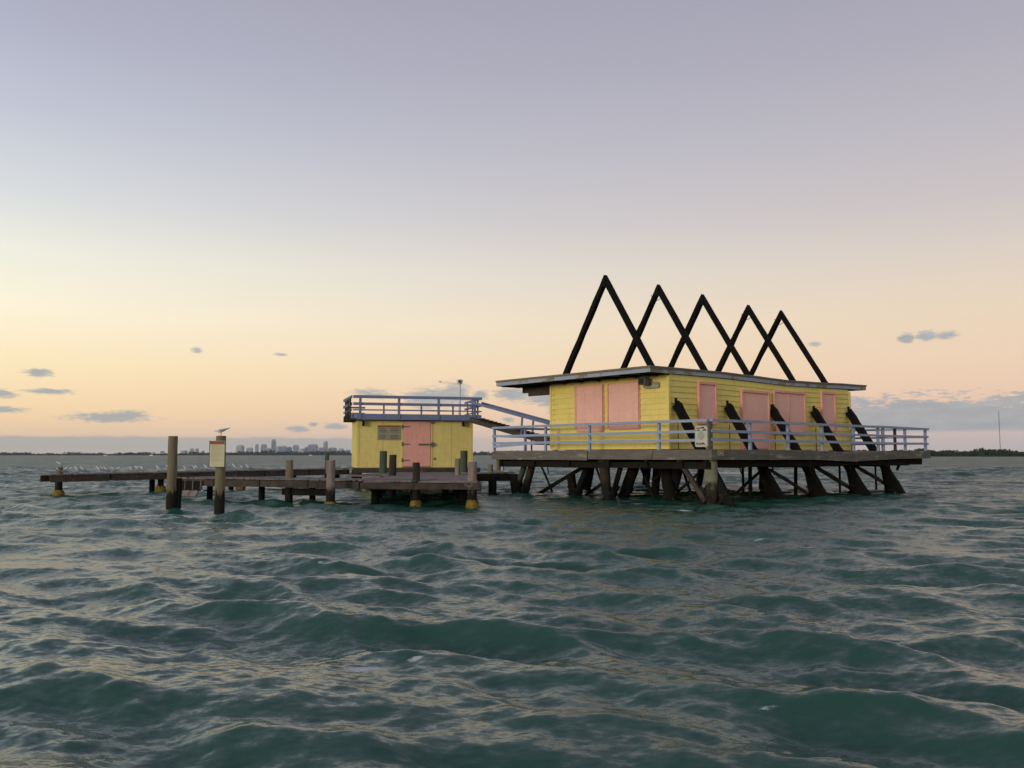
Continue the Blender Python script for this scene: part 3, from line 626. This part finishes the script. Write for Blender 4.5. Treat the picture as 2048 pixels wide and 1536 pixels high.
MB().box(3.50, 3.66, -0.07, -0.031, 3.12, 3.20).build('latch', 'metal_grey', door)
MB().box(0.22, 0.31, -0.22, -0.02, 2.98, 3.22).build('eave_bracket', 'dark_timber', shed); MB().box(5.06, 5.15, -0.22, -0.02, 3.0, 3.22).build('eave_bracket', 'dark_timber', shed)
MB().lathe([(0, .06), (.03, .05)], (3.72, -.031, 1.42), (0, 1, 0), 6).build('wall_bolt', 'metal_grey', shed)
# roof deck
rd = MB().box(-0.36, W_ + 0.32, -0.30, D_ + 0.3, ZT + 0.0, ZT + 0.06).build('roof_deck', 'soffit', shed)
MB().box(-0.02, W_ + 0.36, -0.36, -0.302, ZT + 0.01, ZT + 0.29).build('fascia', 'blue_shaded', rd)
MB().beam((-0.02, -0.33, ZT + 0.15), (-0.36, 0.12, ZT + 0.15), 0.05, 0.28).build('fascia', 'blue_shaded', rd)
MB().box(-0.42, -0.362, 0.10, D_ + 0.34, ZT + 0.0, ZT + 0.29).build('fascia', 'dark_timber', rd)
MB().box(W_ + 0.322, W_ + 0.38, -0.30, D_ + 0.34, ZT + 0.0, ZT + 0.29).build('fascia', 'blue_shaded', rd)
dk = MB()
for k in range(22): dk.box(-0.30 + k * 0.28, -0.03 + k * 0.28, -0.3, D_ + 0.3, ZT + 0.062, ZT + 0.10)
tag(dk.build('roof_boards', 'deck_timber', rd), kind='stuff')
sr = rd
RZ = ZT + 0.30; RT = 4.36
for x in (0.09, 1.92, 3.84, 5.63): MB().beam((x, -0.37, ZT + 0.05), (x, -0.37, RT - 0.03), 0.12, 0.06, up=(0, 1, 0)).build('rail_post', 'blue_shaded', shed, bevel=0.004)
for x in (1.21, 3.01, 4.56): MB().beam((x, -0.28, RZ - 0.02), (x, -0.28, 3.98), 0.08, 0.06, up=(0, 1, 0)).build('rail_post', 'blue_shaded', shed)
for z, hh, dd in ((RT, 0.13, 0.16), (4.02, 0.13, 0.05), (3.735, 0.065, 0.05)):
    MB().beam((-0.24, -0.34 if z > 4.2 else -0.32, z), (W_ + 0.38, -0.34 if z > 4.2 else -0.32, z - 0.01), dd, hh, segs=5, jit=0.004).build('rail', 'blue_shaded', shed)
    MB().beam((-0.30, -0.26, z - 0.005), (-0.42, D_ + 0.3, z + 0.0), 0.05, hh, segs=4, jit=0.004).build('rail', 'blue_shaded', shed)
    MB().beam((W_ + 0.30, -0.24, z - 0.02), (W_ + 0.30, D_ + 0.25, z - 0.02), 0.05, hh * 0.8, segs=4, jit=0.004).build('rail', 'blue_shaded', shed)
    if z < 4.2: MB().beam((-0.3, D_ + 0.26, z), (W_ * 0.12, D_ + 0.26, z), 0.05, hh * 0.7, segs=4, jit=0.004).build('rail', 'blue_shaded', shed)
for y in (-0.2, 0.8, 1.8, 2.8): MB().beam((-0.36, y, ZT + 0.05), (-0.36, y, RT - 0.06), 0.07, 0.09, up=(0, 1, 0)).build('rail_post', 'brown_timber', shed)
for y in (0.0, 1.2, 2.4): MB().beam((W_ + 0.27, y + .05, ZT + 0.1), (W_ + 0.27, y + .05, RT - 0.08), 0.07, 0.09, up=(0, 1, 0)).build('rail_post', 'blue_shaded', shed)
# shed platform
MB().box(-0.25, W_ + 0.25, -0.55, D_ + 0.4, ZB - 0.10, ZB - 0.01).build('floor', 'deck_timber', shed)
MB().box(-0.25, W_ + 0.25, -0.60, -0.552, ZB - 0.24, ZB - 0.02).build('sill_beam', 'brown_timber', shed)
for x in (0.1, 2.8, 5.5):
    for y in (-0.1, 2.6): MB().pole((x, y, ZB - 0.1), (x, y, -0.8), 0.13, 0.14, 10, 4, 0.05).build('pile', 'pile_dark', shed, smooth=True)
sg = thing('shed_sign', 'faded grey notice board with red brown heading beside the pink shed door', 'sign', SO, SA)
MB().box(0.95, 2.07, -0.035, -0.003, 2.32, 3.02).build('board', 'sign_grey', sg, bevel=0.004)
MB().box(0.96, 2.06, -0.045, -0.036, 2.93, 3.015).build('heading', 'red_brown', sg)
lt = MB()
for k in range(7):
    z = 2.85 - k * 0.075
    if k != 3:
        for x0, x1 in ((1.03, 1.42), (1.56, 1.97)): lt.box(x0, x1 - random.uniform(0, .12), -0.0385, -0.0355, z - 0.012, z + 0.012)
lt.build('lettering', 'brown_timber', sg)
wp = thing('light_pole', 'slim white pole with a lamp head on the roof of the shed', 'lamp', (-2.65, 44.4, 3.36))
MB().pole((0, 0, 0.0), (0, 0, 1.88), 0.065, 0.055, 10, 3).build('pole', 'white_paint', wp, smooth=True)
MB().lathe([(0, 0.07), (0.03, 0.12), (0.16, 0.16), (0.22, 0.15), (0.25, 0.06)], (0, 0, 1.82), (0, 0, 1), 12).build('lamp_head', 'white_paint', wp, smooth=True)
MB().lathe([(0, 0.07), (0.03, 0.06)], (0.0, -0.165, 1.95), (0, 1, 0), 10).build('lens', 'print_dark', wp)

# ramp from the shed roof down to the house deck
rp = thing('roof_ramp', 'sloping timber ramp with a handrail between shed roof and house deck', 'ramp', (0, 0, 0))
A = V3(-1.78, 43.3, 3.30); B = V3(3.05, 40.3, 1.84); dv = (B - A); sd_ = V3(-dv.y, dv.x, 0).normalized()
for k, o_ in enumerate((-0.5, 0.5)): MB().beam(A + sd_ * o_, B + sd_ * o_, 0.08, 0.24, segs=4, jit=0.006).build('stringer', 'brown_timber', rp)
tr = MB()
for k in range(24):
    c = A.lerp(B, (k + .5) / 24) + V3(0, 0, 0.135); tr.beam(c - sd_ * 0.58, c + sd_ * 0.58, 0.16, 0.03)
tag(tr.build('tread_boards', 'brown_timber', rp), kind='stuff')
for o_ in (-0.52, 0.52):
    MB().beam(A + sd_ * o_ + V3(0, 0, .88), B + sd_ * o_ + V3(0, 0, .88), 0.09, 0.12, segs=4, jit=0.003).build('handrail', 'blue_shaded', rp)
    for f_ in (0.52, 0.95):
        c = A.lerp(B, f_) + sd_ * o_; MB().beam(c - V3(.04, 0, 0.1), c + V3(.03, 0, .86), 0.10, 0.08, up=(0, 1, 0)).build('post', 'blue_shaded', rp)
for f_ in (0.5, 0.56, 0.8): c = A.lerp(B, f_); MB().beam(c - V3(0, 0, .1), V3(c.x, c.y, 1.2), 0.08, 0.08, up=(0, 1, 0)).build('prop', 'brown_timber', rp)

# ------------------------------------------------------------------ walkways
def walkway(name, label, a, b, width, mat_beam='brown_timber', beam_h=0.25, ov=0.0, segs=6, plank=0.15):
    """a = near front edge start, b = its end; the deck lies behind the front edge"""
    a, b = V3(*a), V3(*b); d_ = (b - a); n_ = V3(-d_.y, d_.x, 0).normalized()
    if n_.y < 0: n_ = -n_
    root = thing(name, label, 'walkway', (a.x, a.y, 0)); L = d_.length; u = d_.normalized()
    a = V3(0, 0, a.z); b = a + d_
    for k in range(segs):
        p, q = a.lerp(b, k / segs), a.lerp(b, (k + 1) / segs - 0.004)
        MB().beam(p - V3(0, 0, beam_h / 2 + 0.045) + V3(0, 0, random.uniform(-.012, .012)), q - V3(0, 0, beam_h / 2 + 0.045), 0.10, beam_h, segs=4, jit=0.008, seed=k).build('edge_beam', mat_beam, root)
        MB().beam(p + n_ * width - V3(0, 0, beam_h / 2 + 0.045), q + n_ * width - V3(0, 0, beam_h / 2 + 0.045), 0.10, beam_h, jit=0.008).build('edge_beam', mat_beam, root)
    pk = MB(); x = 0.0; rr = random.Random(11)
    while x < L - plank:
        c = a + u * (x + plank / 2)
        if rr.random() > 0.05: pk.beam(c - n_ * (0.05 + rr.uniform(-.03, .04)), c + n_ * (width + 0.06 + rr.uniform(-.04, .04)), plank * 0.93, 0.042, jit=0.006, seed=int(x * 100))
        x += plank
    tag(pk.build('planks', 'deck_timber', root), kind='stuff')
    return root, a, b, n_, u, L
PN = 0
def pile(px, py, top, r, mat, label, foot=-1.1, jacket=None, lean=(0, 0), group='mooring piles around the dock'):
    o = thing('dock_pile', label, 'pile', (px, py, 0), 0, group)
    sh = MB().pole((lean[0], lean[1], top), (0, 0, foot), r * 0.94, r * 1.05, 14, 12, 0.035, seed=int(px * 100)).build('shaft', mat, o, smooth=True)
    MB().lathe([(0, r * 0.90), (0.012, r * 0.86)], (lean[0], lean[1], top - 0.001), (0, 0, 1), 14).build('cap', mat if mat != 'pile_tan' else 'grey_timber', o)
    if jacket:
        z0, z1, rr_ = jacket
        MB().lathe([(z0, rr_ * 0.8), (z0 + (z1 - z0) * .2, rr_ * 1.08), (z0 + (z1 - z0) * .55, rr_), (z1 - 0.05, rr_ * 0.9), (z1, rr_ * 0.72)], (0, 0, 0), (0.02, 0.01, 1), 12).build('jacket', 'yellow_jacket', o, smooth=True)
    return o
def part_pile(root, loc, top, r, mat, jacket=None):
    MB().pole((loc[0], loc[1], top), (loc[0], loc[1], -0.9), r * .95, r * 1.05, 12, 8, .04, seed=int(loc[0] * 77)).build('pile', mat, root, smooth=True)
    if jacket:
        z0, z1, q = jacket
        MB().lathe([(z0, q * .8), (z0 + (z1 - z0) * .25, q * 1.08), (z0 + (z1 - z0) * .7, q), (z1, q * .75)], (loc[0], loc[1], 0), (0, 0, 1), 12).build('pile_jacket', 'yellow_jacket', root, smooth=True)

rw, a, b, n_, u, L = walkway('rear_walkway', 'long low walkway running from the far left to the shed with birds on it', (-18.05, 34.52, 0.82), (-8.0, 43.6, 0.94), 1.4, 'brown_timber', 0.24, segs=6)
part_pile(rw, (a + u * 0.4 + n_ * 0.3)[:2], 1.12, .14, 'pile_tan', (-.15, .22, .22))
part_pile(rw, (a + u * 4.4 + n_ * 0.3)[:2], 0.7, .13, 'pile_dark', (-.05, .30, .21))
part_pile(rw, (a + u * 8.0 + n_ * 0.3)[:2], 0.7, .14, 'pile_dark', (-.02, .35, .21))
for q in (4.4, 8.0, 11.2, 13.6): part_pile(rw, (a + u * q + n_ * 1.3)[:2], 0.7, .12, 'pile_dark')
pile(-9.0, 42.9, 1.72, .11, 'pile_green', 'thin dark green pile just left of the shed, behind the split grey pile')

fw, a, b, n_, u, L = walkway('front_walkway', 'timber walkway in front, running from the tall tan piles to the pier head', (-12.0, 31.2, 0.80), (-2.95, 26.95, 0.80), 1.5, 'brown_timber', 0.22, segs=5)
for q in (0.6, 3.0, 5.2, 9.2): part_pile(fw, (a + u * q + n_ * 1.2)[:2], 0.7, .11, 'pile_dark')
MB().beam(a + u * 4.6 + n_ * 0.4 - V3(0, 0, .42), a + u * 6.5 + n_ * 0.4 - V3(0, 0, .42), 0.14, 0.22, jit=.01).build('cap_beam', 'dark_timber', fw)
# slatted fender hung at its left end
fd = thing('dock_fender', 'fender of dark upright boards with a pale lower lip between two tall piles', 'fender', (-12.0, 31.2, 0))
c = V3(0, 0, 0.8)
for k in range(4):
    p = u * (0.22 + k * 0.36) - n_ * 0.12
    MB().beam(p + V3(0, 0, .70), p + V3(0, 0, .36), 0.30, 0.06, up=n_).build('upright_board', 'dark_timber', fd)
    MB().beam(p + u * .19 + V3(0, 0, .72), p + u * .17 + V3(0, 0, .40), 0.035, 0.075, up=n_).build('batten', 'grey_timber', fd)
    q = p - n_ * 0.10
    MB().beam(q + V3(0, 0, .37), q - n_ * 0.12 + V3(0, 0, .17), 0.33, 0.05, up=n_, jit=.01).build('lower_board', 'deck_timber', fd)

# pier between the shed and the pier head
PL = [(-4.5, 27.5), (-1.05, 26.85), (-2.30, 41.35), (-5.95, 40.75)]
pier = thing('shed_pier', 'broad plank pier leading from the pier head to the shed door', 'pier', (-3.4, 28.0, 0))
def loc2(p, z): return V3(p[0] + 3.4, p[1] - 28.0, z)
pk = MB(); rr = random.Random(2); n = 84
for k in range(n):
    f0 = (k + .5) / n
    l_ = V3(*PL[0], 0).lerp(V3(*PL[3], 0), f0); r_ = V3(*PL[1], 0).lerp(V3(*PL[2], 0), f0); dl = rr.uniform(-.1, .12) * (1 if rr.random() > .1 else 4)
    l_ = l_ - (r_ - l_).normalized() * dl
    pk.beam(loc2(l_, 0.78 + rr.uniform(-.012, .012)), loc2(r_, 0.78 + rr.uniform(-.008, .008)), 0.145, 0.045, jit=.006, seed=k)
tag(pk.build('planks', 'deck_timber', pier), kind='stuff')
MB().beam(loc2((-4.6, 27.45), .655), loc2((-2.98, 26.95), .655), .12, .18, segs=4, jit=.01).build('edge_beam', 'brown_timber', pier)
MB().beam(loc2((-2.97, 26.78), .65), loc2((-0.95, 26.78), .655), .14, .18, segs=4, jit=.01).build('edge_beam', 'brown_timber', pier)
MB().beam(loc2((-0.98, 26.9), .62), loc2((-2.22, 41.35), .62), .12, .26, segs=8, jit=.01).build('edge_beam', 'brown_timber', pier)
MB().beam(loc2((-4.5, 27.6), .62), loc2((-5.95, 40.8), .62), .12, .26, segs=8, jit=.01).build('edge_beam', 'brown_timber', pier)
for q in (29.6, 32.5, 36, 39.5):
    for x in (-4.5 - (q - 28) * .11, -1.4 - (q - 28) * .09): part_pile(pier, (x + 3.4 + (.1 if x < -3 else -.1), q - 28.0), 0.7, .14, 'pile_dark')
    MB().beam(loc2((-4.6 - (q - 28) * .11, q), .48), loc2((-1.2 - (q - 28) * .09, q), .55), .12, .16, jit=.01).build('cross_beam', 'dark_timber', pier)
MB().beam(loc2((-5.9, 31.8), .86), loc2((-4.6, 31.2), .84), .22, .05).build('loose_plank', 'deck_timber', pier)
MB().beam(loc2((-6.1, 33.5), .87), loc2((-4.9, 32.3), .85), .20, .05).build('loose_plank', 'brown_timber', pier)
cw, a, b, n_, u, L = walkway('link_walkway', 'short dark walkway linking the pier with the house platform', (-1.9, 36.2, 0.84), (0.2, 36.9, 0.86), 1.2, 'dark_timber', 0.28, segs=2)
part_pile(cw, (1.15, 0.25), 0.7, .12, 'pile_dark'); part_pile(cw, (1.0, 1.0), 1.2, .10, 'pile_tan')

# free standing piles
p346 = pile(-9.55, 24.8, 2.12, .135, 'pile_tan', 'tall tan pile, leftmost of the two standing in front of the walkway', foot=-1.2)
MB().pole((0.16, 0.10, 0.95), (0.13, 0.1, -0.9), .09, .11, 10, 5, .06).build('dark_side_pole', 'pile_dark', p346, smooth=True)  # dark pole that makes the lower right side of this pile dark
pile(-7.80, 23.6, 2.10, .135, 'pile_tan', 'tall tan pile carrying the cream notice board and a gull', foot=-1.2)
pile(-7.42, 29.42, 1.42, .13, 'pile_tan', 'short tan pile rising through the front walkway', jacket=(-.35, .02, .2))
p = pile(-5.62, 27.4, 1.43, .14, 'pile_grey', 'split weathered grey pile with a bright yellow jacket', jacket=(-.25, .16, .22))
MB().beam((-.13, -.02, 1.42), (-.14, 0, 1.05), .04, .08, jit=.012).build('splinter', 'deck_timber', p)
pile(-5.55, 38.0, 1.76, .17, 'pile_green', 'stout dark green pile on the left of the pier, before the shed sign')
pile(-4.68, 34.3, 1.60, .15, 'pile_brown', 'brown pile leaning a little beside the stout green pile left of the shed door', lean=(.05, .0))
pile(-2.96, 27.3, 1.36, .12, 'pile_brown', 'short square-cut brown pile at the pier head before the pink shed door', jacket=(-.25, .2, .2))
pile(-2.16, 35.0, 1.45, .11, 'pile_grey', 'slim grey pile on the right of the pier, left of the dark green one')
pile(-2.12, 38.9, 1.78, .17, 'pile_green', 'stout dark green pile at the right end of the shed front')
pile(-1.23, 27.4, 1.38, .15, 'pile_grey', 'weathered pinkish grey pile at the right end of the pier head', jacket=(-.2, .22, .21))
pile(-2.35, 31.2, 0.55, .12, 'pile_dark', 'sunken dark pile stump under the right of the pier head')

# notice on the tall pile
nt_ = thing('notice_board', 'cream notice board with red brown header on the tall pile', 'sign', (-7.825, 23.42, 0), R(-4))
MB().box(-0.205, 0.20, -0.03, 0.0, 1.285, 1.975).build('board', 'sign_cream', nt_, bevel=0.004)
MB().box(-0.195, 0.19, -0.036, -0.031, 1.885, 1.968).build('heading', 'red_brown', nt_)
lt = MB()
for k in range(12):
    z = 1.84 - k * 0.036
    if k in (4, 9): continue
    x = -0.16
    while x < 0.13:
        e = min(x + random.uniform(.03, .09), 0.155); lt.box(x, e, -0.033, -0.0303, z - 0.007, z + 0.007); x = e + 0.02
lt.build('lettering', 'print_line', nt_)
MB().box(-0.215, -0.206, -0.035, 0.004, 1.28, 1.98).build('edge_strip', 'brown_timber', nt_)

# ------------------------------------------------------------------ birds
def bird(name, label, loc, heading, size, pitch=0.0, group=None, head='bird_white'):
    """standing gull: body along +x of its own frame"""
    o = thing(name, label, 'bird', loc, heading, group); s = size
    c, sn = math.cos(pitch), math.sin(pitch); z0 = 0.34 * s
    def P(x, z): return V3(c * x - sn * z, 0, z0 + sn * x + c * z)
    prof = [(-.42, .012), (-.30, .05), (-.12, .105), (.05, .125), (.18, .105), (.27, .07), (.31, .062), (.36, .07), (.41, .062), (.45, .03), (.47, .016), (.54, .004)]
    m = MB(); n = 10; vs = []
    for x, r in prof:
        up = 0.0 if x < .18 else (x - .18) * .45
        for k in range(n):
            an = 2 * math.pi * k / n; q = P(x * s, (up + math.sin(an) * r * 0.9) * s); vs.append((q.x, math.cos(an) * r * s * .85, q.z))
    fs = [tuple(range(n - 1, -1, -1)), tuple(n * (len(prof) - 1) + k for k in range(n))]
    for i in range(len(prof) - 1):
        for k in range(n): fs.append((n * i + k, n * i + (k + 1) % n, n * i + n + (k + 1) % n, n * i + n + k))
    m.add(vs, fs).build('body', head, o, smooth=True)
    for sd2 in (-1, 1):
        wv = [(.16, .095, .02), (.12, .075, .10), (-.15, .05, .095), (-.62, .02, .055), (-.58, .035, .02), (-.2, .095, -.03), (.02, .112, -.035)]
        k = len(wv); vs = []
        for off in (0.0, 0.018):
            for x, y, z in wv: q = P(x * s, z * s); vs.append((q.x, sd2 * (y + off) * s, q.z + off * s * .3))
        fs = [tuple(range(k)), tuple(range(2 * k - 1, k - 1, -1))] + [(i, (i + 1) % k, k + (i + 1) % k, k + i) for i in range(k)]
        MB().add(vs, fs).build('wing', 'bird_grey', o)
        MB().pole((0.0, sd2 * .05 * s, z0 - .09 * s), (.02 * s, sd2 * .05 * s, 0.0), .012 * s, .012 * s, 6, 1).build('leg', 'bird_red', o)
    return o
bird('gull', 'grey and white gull standing on top of the notice pile', (-7.80, 23.6, 2.112), R(180), 0.40, R(-14))
bird('tern', 'white tern standing alone on the leftmost walkway pile', (-17.85, 34.95, 1.13), R(200), 0.40, R(5))
pa, pb = V3(-18.3, 34.3, 0.84), V3(-8.0, 43.6, 0.96)
proto = None
for k, px in enumerate((129, 138, 147, 157, 165, 171, 181, 219, 226, 233, 241, 250, 275, 283, 293, 308, 328, 362, 380, 400, 416, 430, 490, 499, 508)):
    ru = (px - 1024) / 1757.0; f_ = (ru * pa.y - pa.x) / ((pb.x - pa.x) - ru * (pb.y - pa.y)); c = pa.lerp(pb, f_) + V3(-.5, .45, 0) * random.uniform(0.2, 1.3)
    if proto is None:
        proto = bird('tern', 'small white tern in the row roosting along the rear walkway', c, R(200), 0.40, R(24), 'terns roosting on the rear walkway'); o = proto
    else: o = copy_tree(proto)
    o.location = c; o.rotation_euler = (0, 0, R(random.choice((195, 200, 215, 190, 20, 180)) + random.uniform(-15, 15))); o.scale = (1, 1, 1) if k == 0 else (random.uniform(.85, 1.1),) * 3
fl = thing('flying_gull', 'tiny gull flying over the shed roof', 'bird', (-4.92, 60.0, 6.6), R(60)); fl.scale = (.6, .6, .6)
MB().lathe([(-.2, .01), (-.08, .05), (.08, .06), (.17, .045), (.23, .01)], (0, 0, 0), (1, 0, 0), 8).build('body', 'bird_grey', fl, smooth=True)
for sd2 in (-1, 1):
    v = [(.08, 0, .03), (.05, sd2 * .22, .10), (-.02, sd2 * .46, .05), (-.05, sd2 * .24, .085), (-.08, 0, .02)]; v += [(x, y, z - .012) for x, y, z in v]
    MB().add(v, [(0, 1, 2, 3, 4), (9, 8, 7, 6, 5)] + [(i, (i + 1) % 5, 5 + (i + 1) % 5, 5 + i) for i in range(5)]).build('wing', 'bird_grey', fl)

# ------------------------------------------------------------------ far shores, skyline, mast, boats
def az_pt(px, D, z=0.0): return V3((px - 1024) / 1757.0 * D, D, z)
def foliage(name, label, pxs, D, hfun, depth, n, leaf, mat, seed):
    g = np.random.default_rng(seed); vs = []; fs = []
    px = g.uniform(pxs[0], pxs[1], n); d = D + g.uniform(-depth, depth, n)
    for k in range(n):
        h = hfun(px[k] + 9 * (d[k] - D) / depth); z = h * g.random() ** 0.7
        c = np.array(az_pt(px[k], d[k], z)); s = leaf * g.uniform(.5, 1.5)
        a = g.normal(size=3); a /= np.linalg.norm(a); b = np.cross(a, g.normal(size=3)); b /= np.linalg.norm(b); i = len(vs)
        vs += [tuple(c + a * s), tuple(c + b * s * .8), tuple(c - a * s), tuple(c - b * s * .8)]; fs.append((i, i + 1, i + 2, i + 3))
    # dense inner mass
    xs = np.linspace(pxs[0], pxs[1], 160); i = len(vs)
    for q in xs:
        hh = hfun(q) * 0.72
        for dd, z in ((-depth * .7, -1.0), (-depth * .5, hh * .7), (0, hh), (depth * .6, hh * .6), (depth * .8, -1.0)): vs.append(tuple(az_pt(q, D + dd, z)))
    for k in range(len(xs) - 1):
        for e in range(4): fs.append((i + 5 * k + e, i + 5 * k + 5 + e, i + 5 * k + 6 + e, i + 5 * k + 1 + e))
    m = MB(); m.v = vs; m.f = fs; ob = m.build(name, mat); return tag(ob, label, kind='stuff')
def hr(px): return max(2.0, 5.6 + 1.1 * math.sin(px * .045 + 1) + 0.9 * math.sin(px * .11) + .6 * math.sin(px * .27 + 2) + 1.1 * math.exp(-((px - 1888) / 12) ** 2) + 1.3 * math.exp(-((px - 1995) / 14) ** 2))
foliage('mangrove_island', 'dark green mangrove trees along the right horizon', (1380, 2700), 900, hr, 40, 14000, 1.1, 'mangrove', 4)
def hl(px): return 1.25 * max(2.5, 6.5 + 2.2 * math.sin(px * .05) + 1.8 * math.sin(px * .13 + 1) + 1.5 * math.sin(px * .31 + 2) + (5.5 if px > 440 else (1.5 if px > 340 else 0)))
foliage('wooded_shore', 'thin dark line of trees along the left horizon below the skyline', (-700, 1290), 3600, hl, 60, 9000, 3.4, 'shore_wood', 5)
BL = [(262, 9, 904), (272, 7, 906), (327, 8, 901.5), (370, 10, 900.5), (386, 7, 896.5), (396, 6, 896.5), (408, 5, 901), (482, 13, 890), (501, 11, 895), (515, 6, 888), (529, 10, 888), (537, 11, 896),
      (548.5, 9, 878.5), (557, 8, 892), (568, 12, 891.5), (580, 10, 893.5), (593, 12, 889.5), (606, 8, 897), (615, 9, 893.5), (627, 17, 888), (643, 9, 894.5), (652, 7, 882), (666, 13, 895), (683, 10, 897), (697, 8, 899)]
ORD = ['first', 'second', 'third', 'fourth', 'fifth', 'sixth', 'seventh', 'eighth', 'ninth', 'tenth', 'eleventh', 'twelfth', 'thirteenth', 'fourteenth', 'fifteenth', 'sixteenth', 'seventeenth', 'eighteenth', 'nineteenth', 'twentieth', 'twenty first', 'twenty second', 'twenty third', 'twenty fourth', 'twenty fifth']
for k, (px, wd, ty) in enumerate(BL):
    D = 10300 + random.uniform(-500, 500); s = D / 1757.0; h = (910 - ty) * s; wm = wd * s
    kind = 'tallest slender' if k == 12 else ('broad slab' if wd > 12 else ('low' if ty > 897 else ('slim' if wd < 8 else 'mid height')))
    o = thing('skyline_tower', '%s hazy blue grey tower, %s from the left on the city skyline' % (kind, ORD[k]), 'building', az_pt(px, D), R(random.uniform(-20, 20)), 'towers of the far city skyline')
    dp = wm * random.uniform(.6, .9); t = MB()
    t.box(-wm / 2, wm / 2, -dp / 2, dp / 2, 0, h * .9)
    t.build('tower', random.choice(('tower_wall', 'tower_glass')), o)
    MB().box(-wm * .36, wm * .36, -dp * .36, dp * .36, h * .9, h).build('crown', 'tower_wall', o)
    MB().box(-wm * .75, wm * .75, -dp * .8, dp * .7, 0, h * .16).build('podium', 'tower_wall', o)
    fl_ = MB(); nb = 5
    for q in range(nb): fl_.box(-wm / 2 - .5, wm / 2 + .5, -dp / 2 - .5, dp / 2 + .5, h * (.22 + q * .13), h * (.22 + q * .13) + h * .05)
    fl_.build('glass_band', 'tower_glass', o)
mast = thing('radio_mast', 'thin tall radio mast rising behind the mangroves at the right', 'mast', az_pt(1998, 5000))
HM = 252.0
for k in range(3):
    an = k * 2.094; MB().pole((1.9 * math.cos(an), 1.9 * math.sin(an), 0), (1.5 * math.cos(an), 1.5 * math.sin(an), HM), .5, .45, 6, 1).build('leg', 'metal_grey', mast)
lat = MB()
for q in range(42):
    z = q * 6.0
    for k in range(3):
        a1, a2 = k * 2.094, (k + 1) * 2.094; lat.pole((1.8 * math.cos(a1), 1.8 * math.sin(a1), z), (1.8 * math.cos(a2), 1.8 * math.sin(a2), z + 6), .3, .3, 4, 1)
lat.build('lattice', 'metal_grey', mast)
for k, (px, D, hd, lb) in enumerate(((213, 1500, 20, 'small white motorboat, leftmost of those near the left horizon'), (305, 1500, -15, 'small white motorboat near the horizon just left of the tall pile'), (622, 1700, 10, 'small white motorboat below the city skyline'))):
    o = thing('motorboat', lb, 'boat', az_pt(px, D, 0.0), R(hd), 'motorboats near the horizon')
    v = [(-3.2, -1, 0), (-3.2, 1, 0), (2, 1, 0), (3.6, 0, .3), (2, -1, 0), (-3.2, -1.2, 1.3), (-3.2, 1.2, 1.3), (2, 1.2, 1.5), (4.2, 0, 1.7), (2, -1.2, 1.5)]
    MB().add(v, [(0, 1, 2, 3, 4), (9, 8, 7, 6, 5)] + [(i, 5 + i, 5 + (i + 1) % 5, (i + 1) % 5) for i in range(5)]).build('hull', 'white_paint', o)
    MB().box(-1.2, 1.0, -.8, .8, 1.35, 2.7).build('cabin', 'white_paint', o)
    MB().box(-1.25, 1.05, -.82, .82, 1.9, 2.3).build('windscreen', 'print_dark', o)

# ------------------------------------------------------------------ haze
hz = MB().box(-14000, 14000, -14000, 14000, -2.5, 275).build('haze', 'tower_wall')
hz.data.materials.clear(); hm = bpy.data.materials.new('haze_air'); hm.use_nodes = True; nt = hm.node_tree; nt.nodes.clear()
pv = nt.nodes.new('ShaderNodeVolumePrincipled'); pv.inputs['Color'].default_value = (0.86, 0.88, 0.93, 1); pv.inputs['Density'].default_value = 3.2e-5; pv.inputs['Anisotropy'].default_value = 0.2
ou = nt.nodes.new('ShaderNodeOutputMaterial'); nt.links.new(pv.outputs[0], ou.inputs['Volume']); hz.data.materials.append(hm)
tag(hz, 'thin evening haze over the bay', kind='stuff')
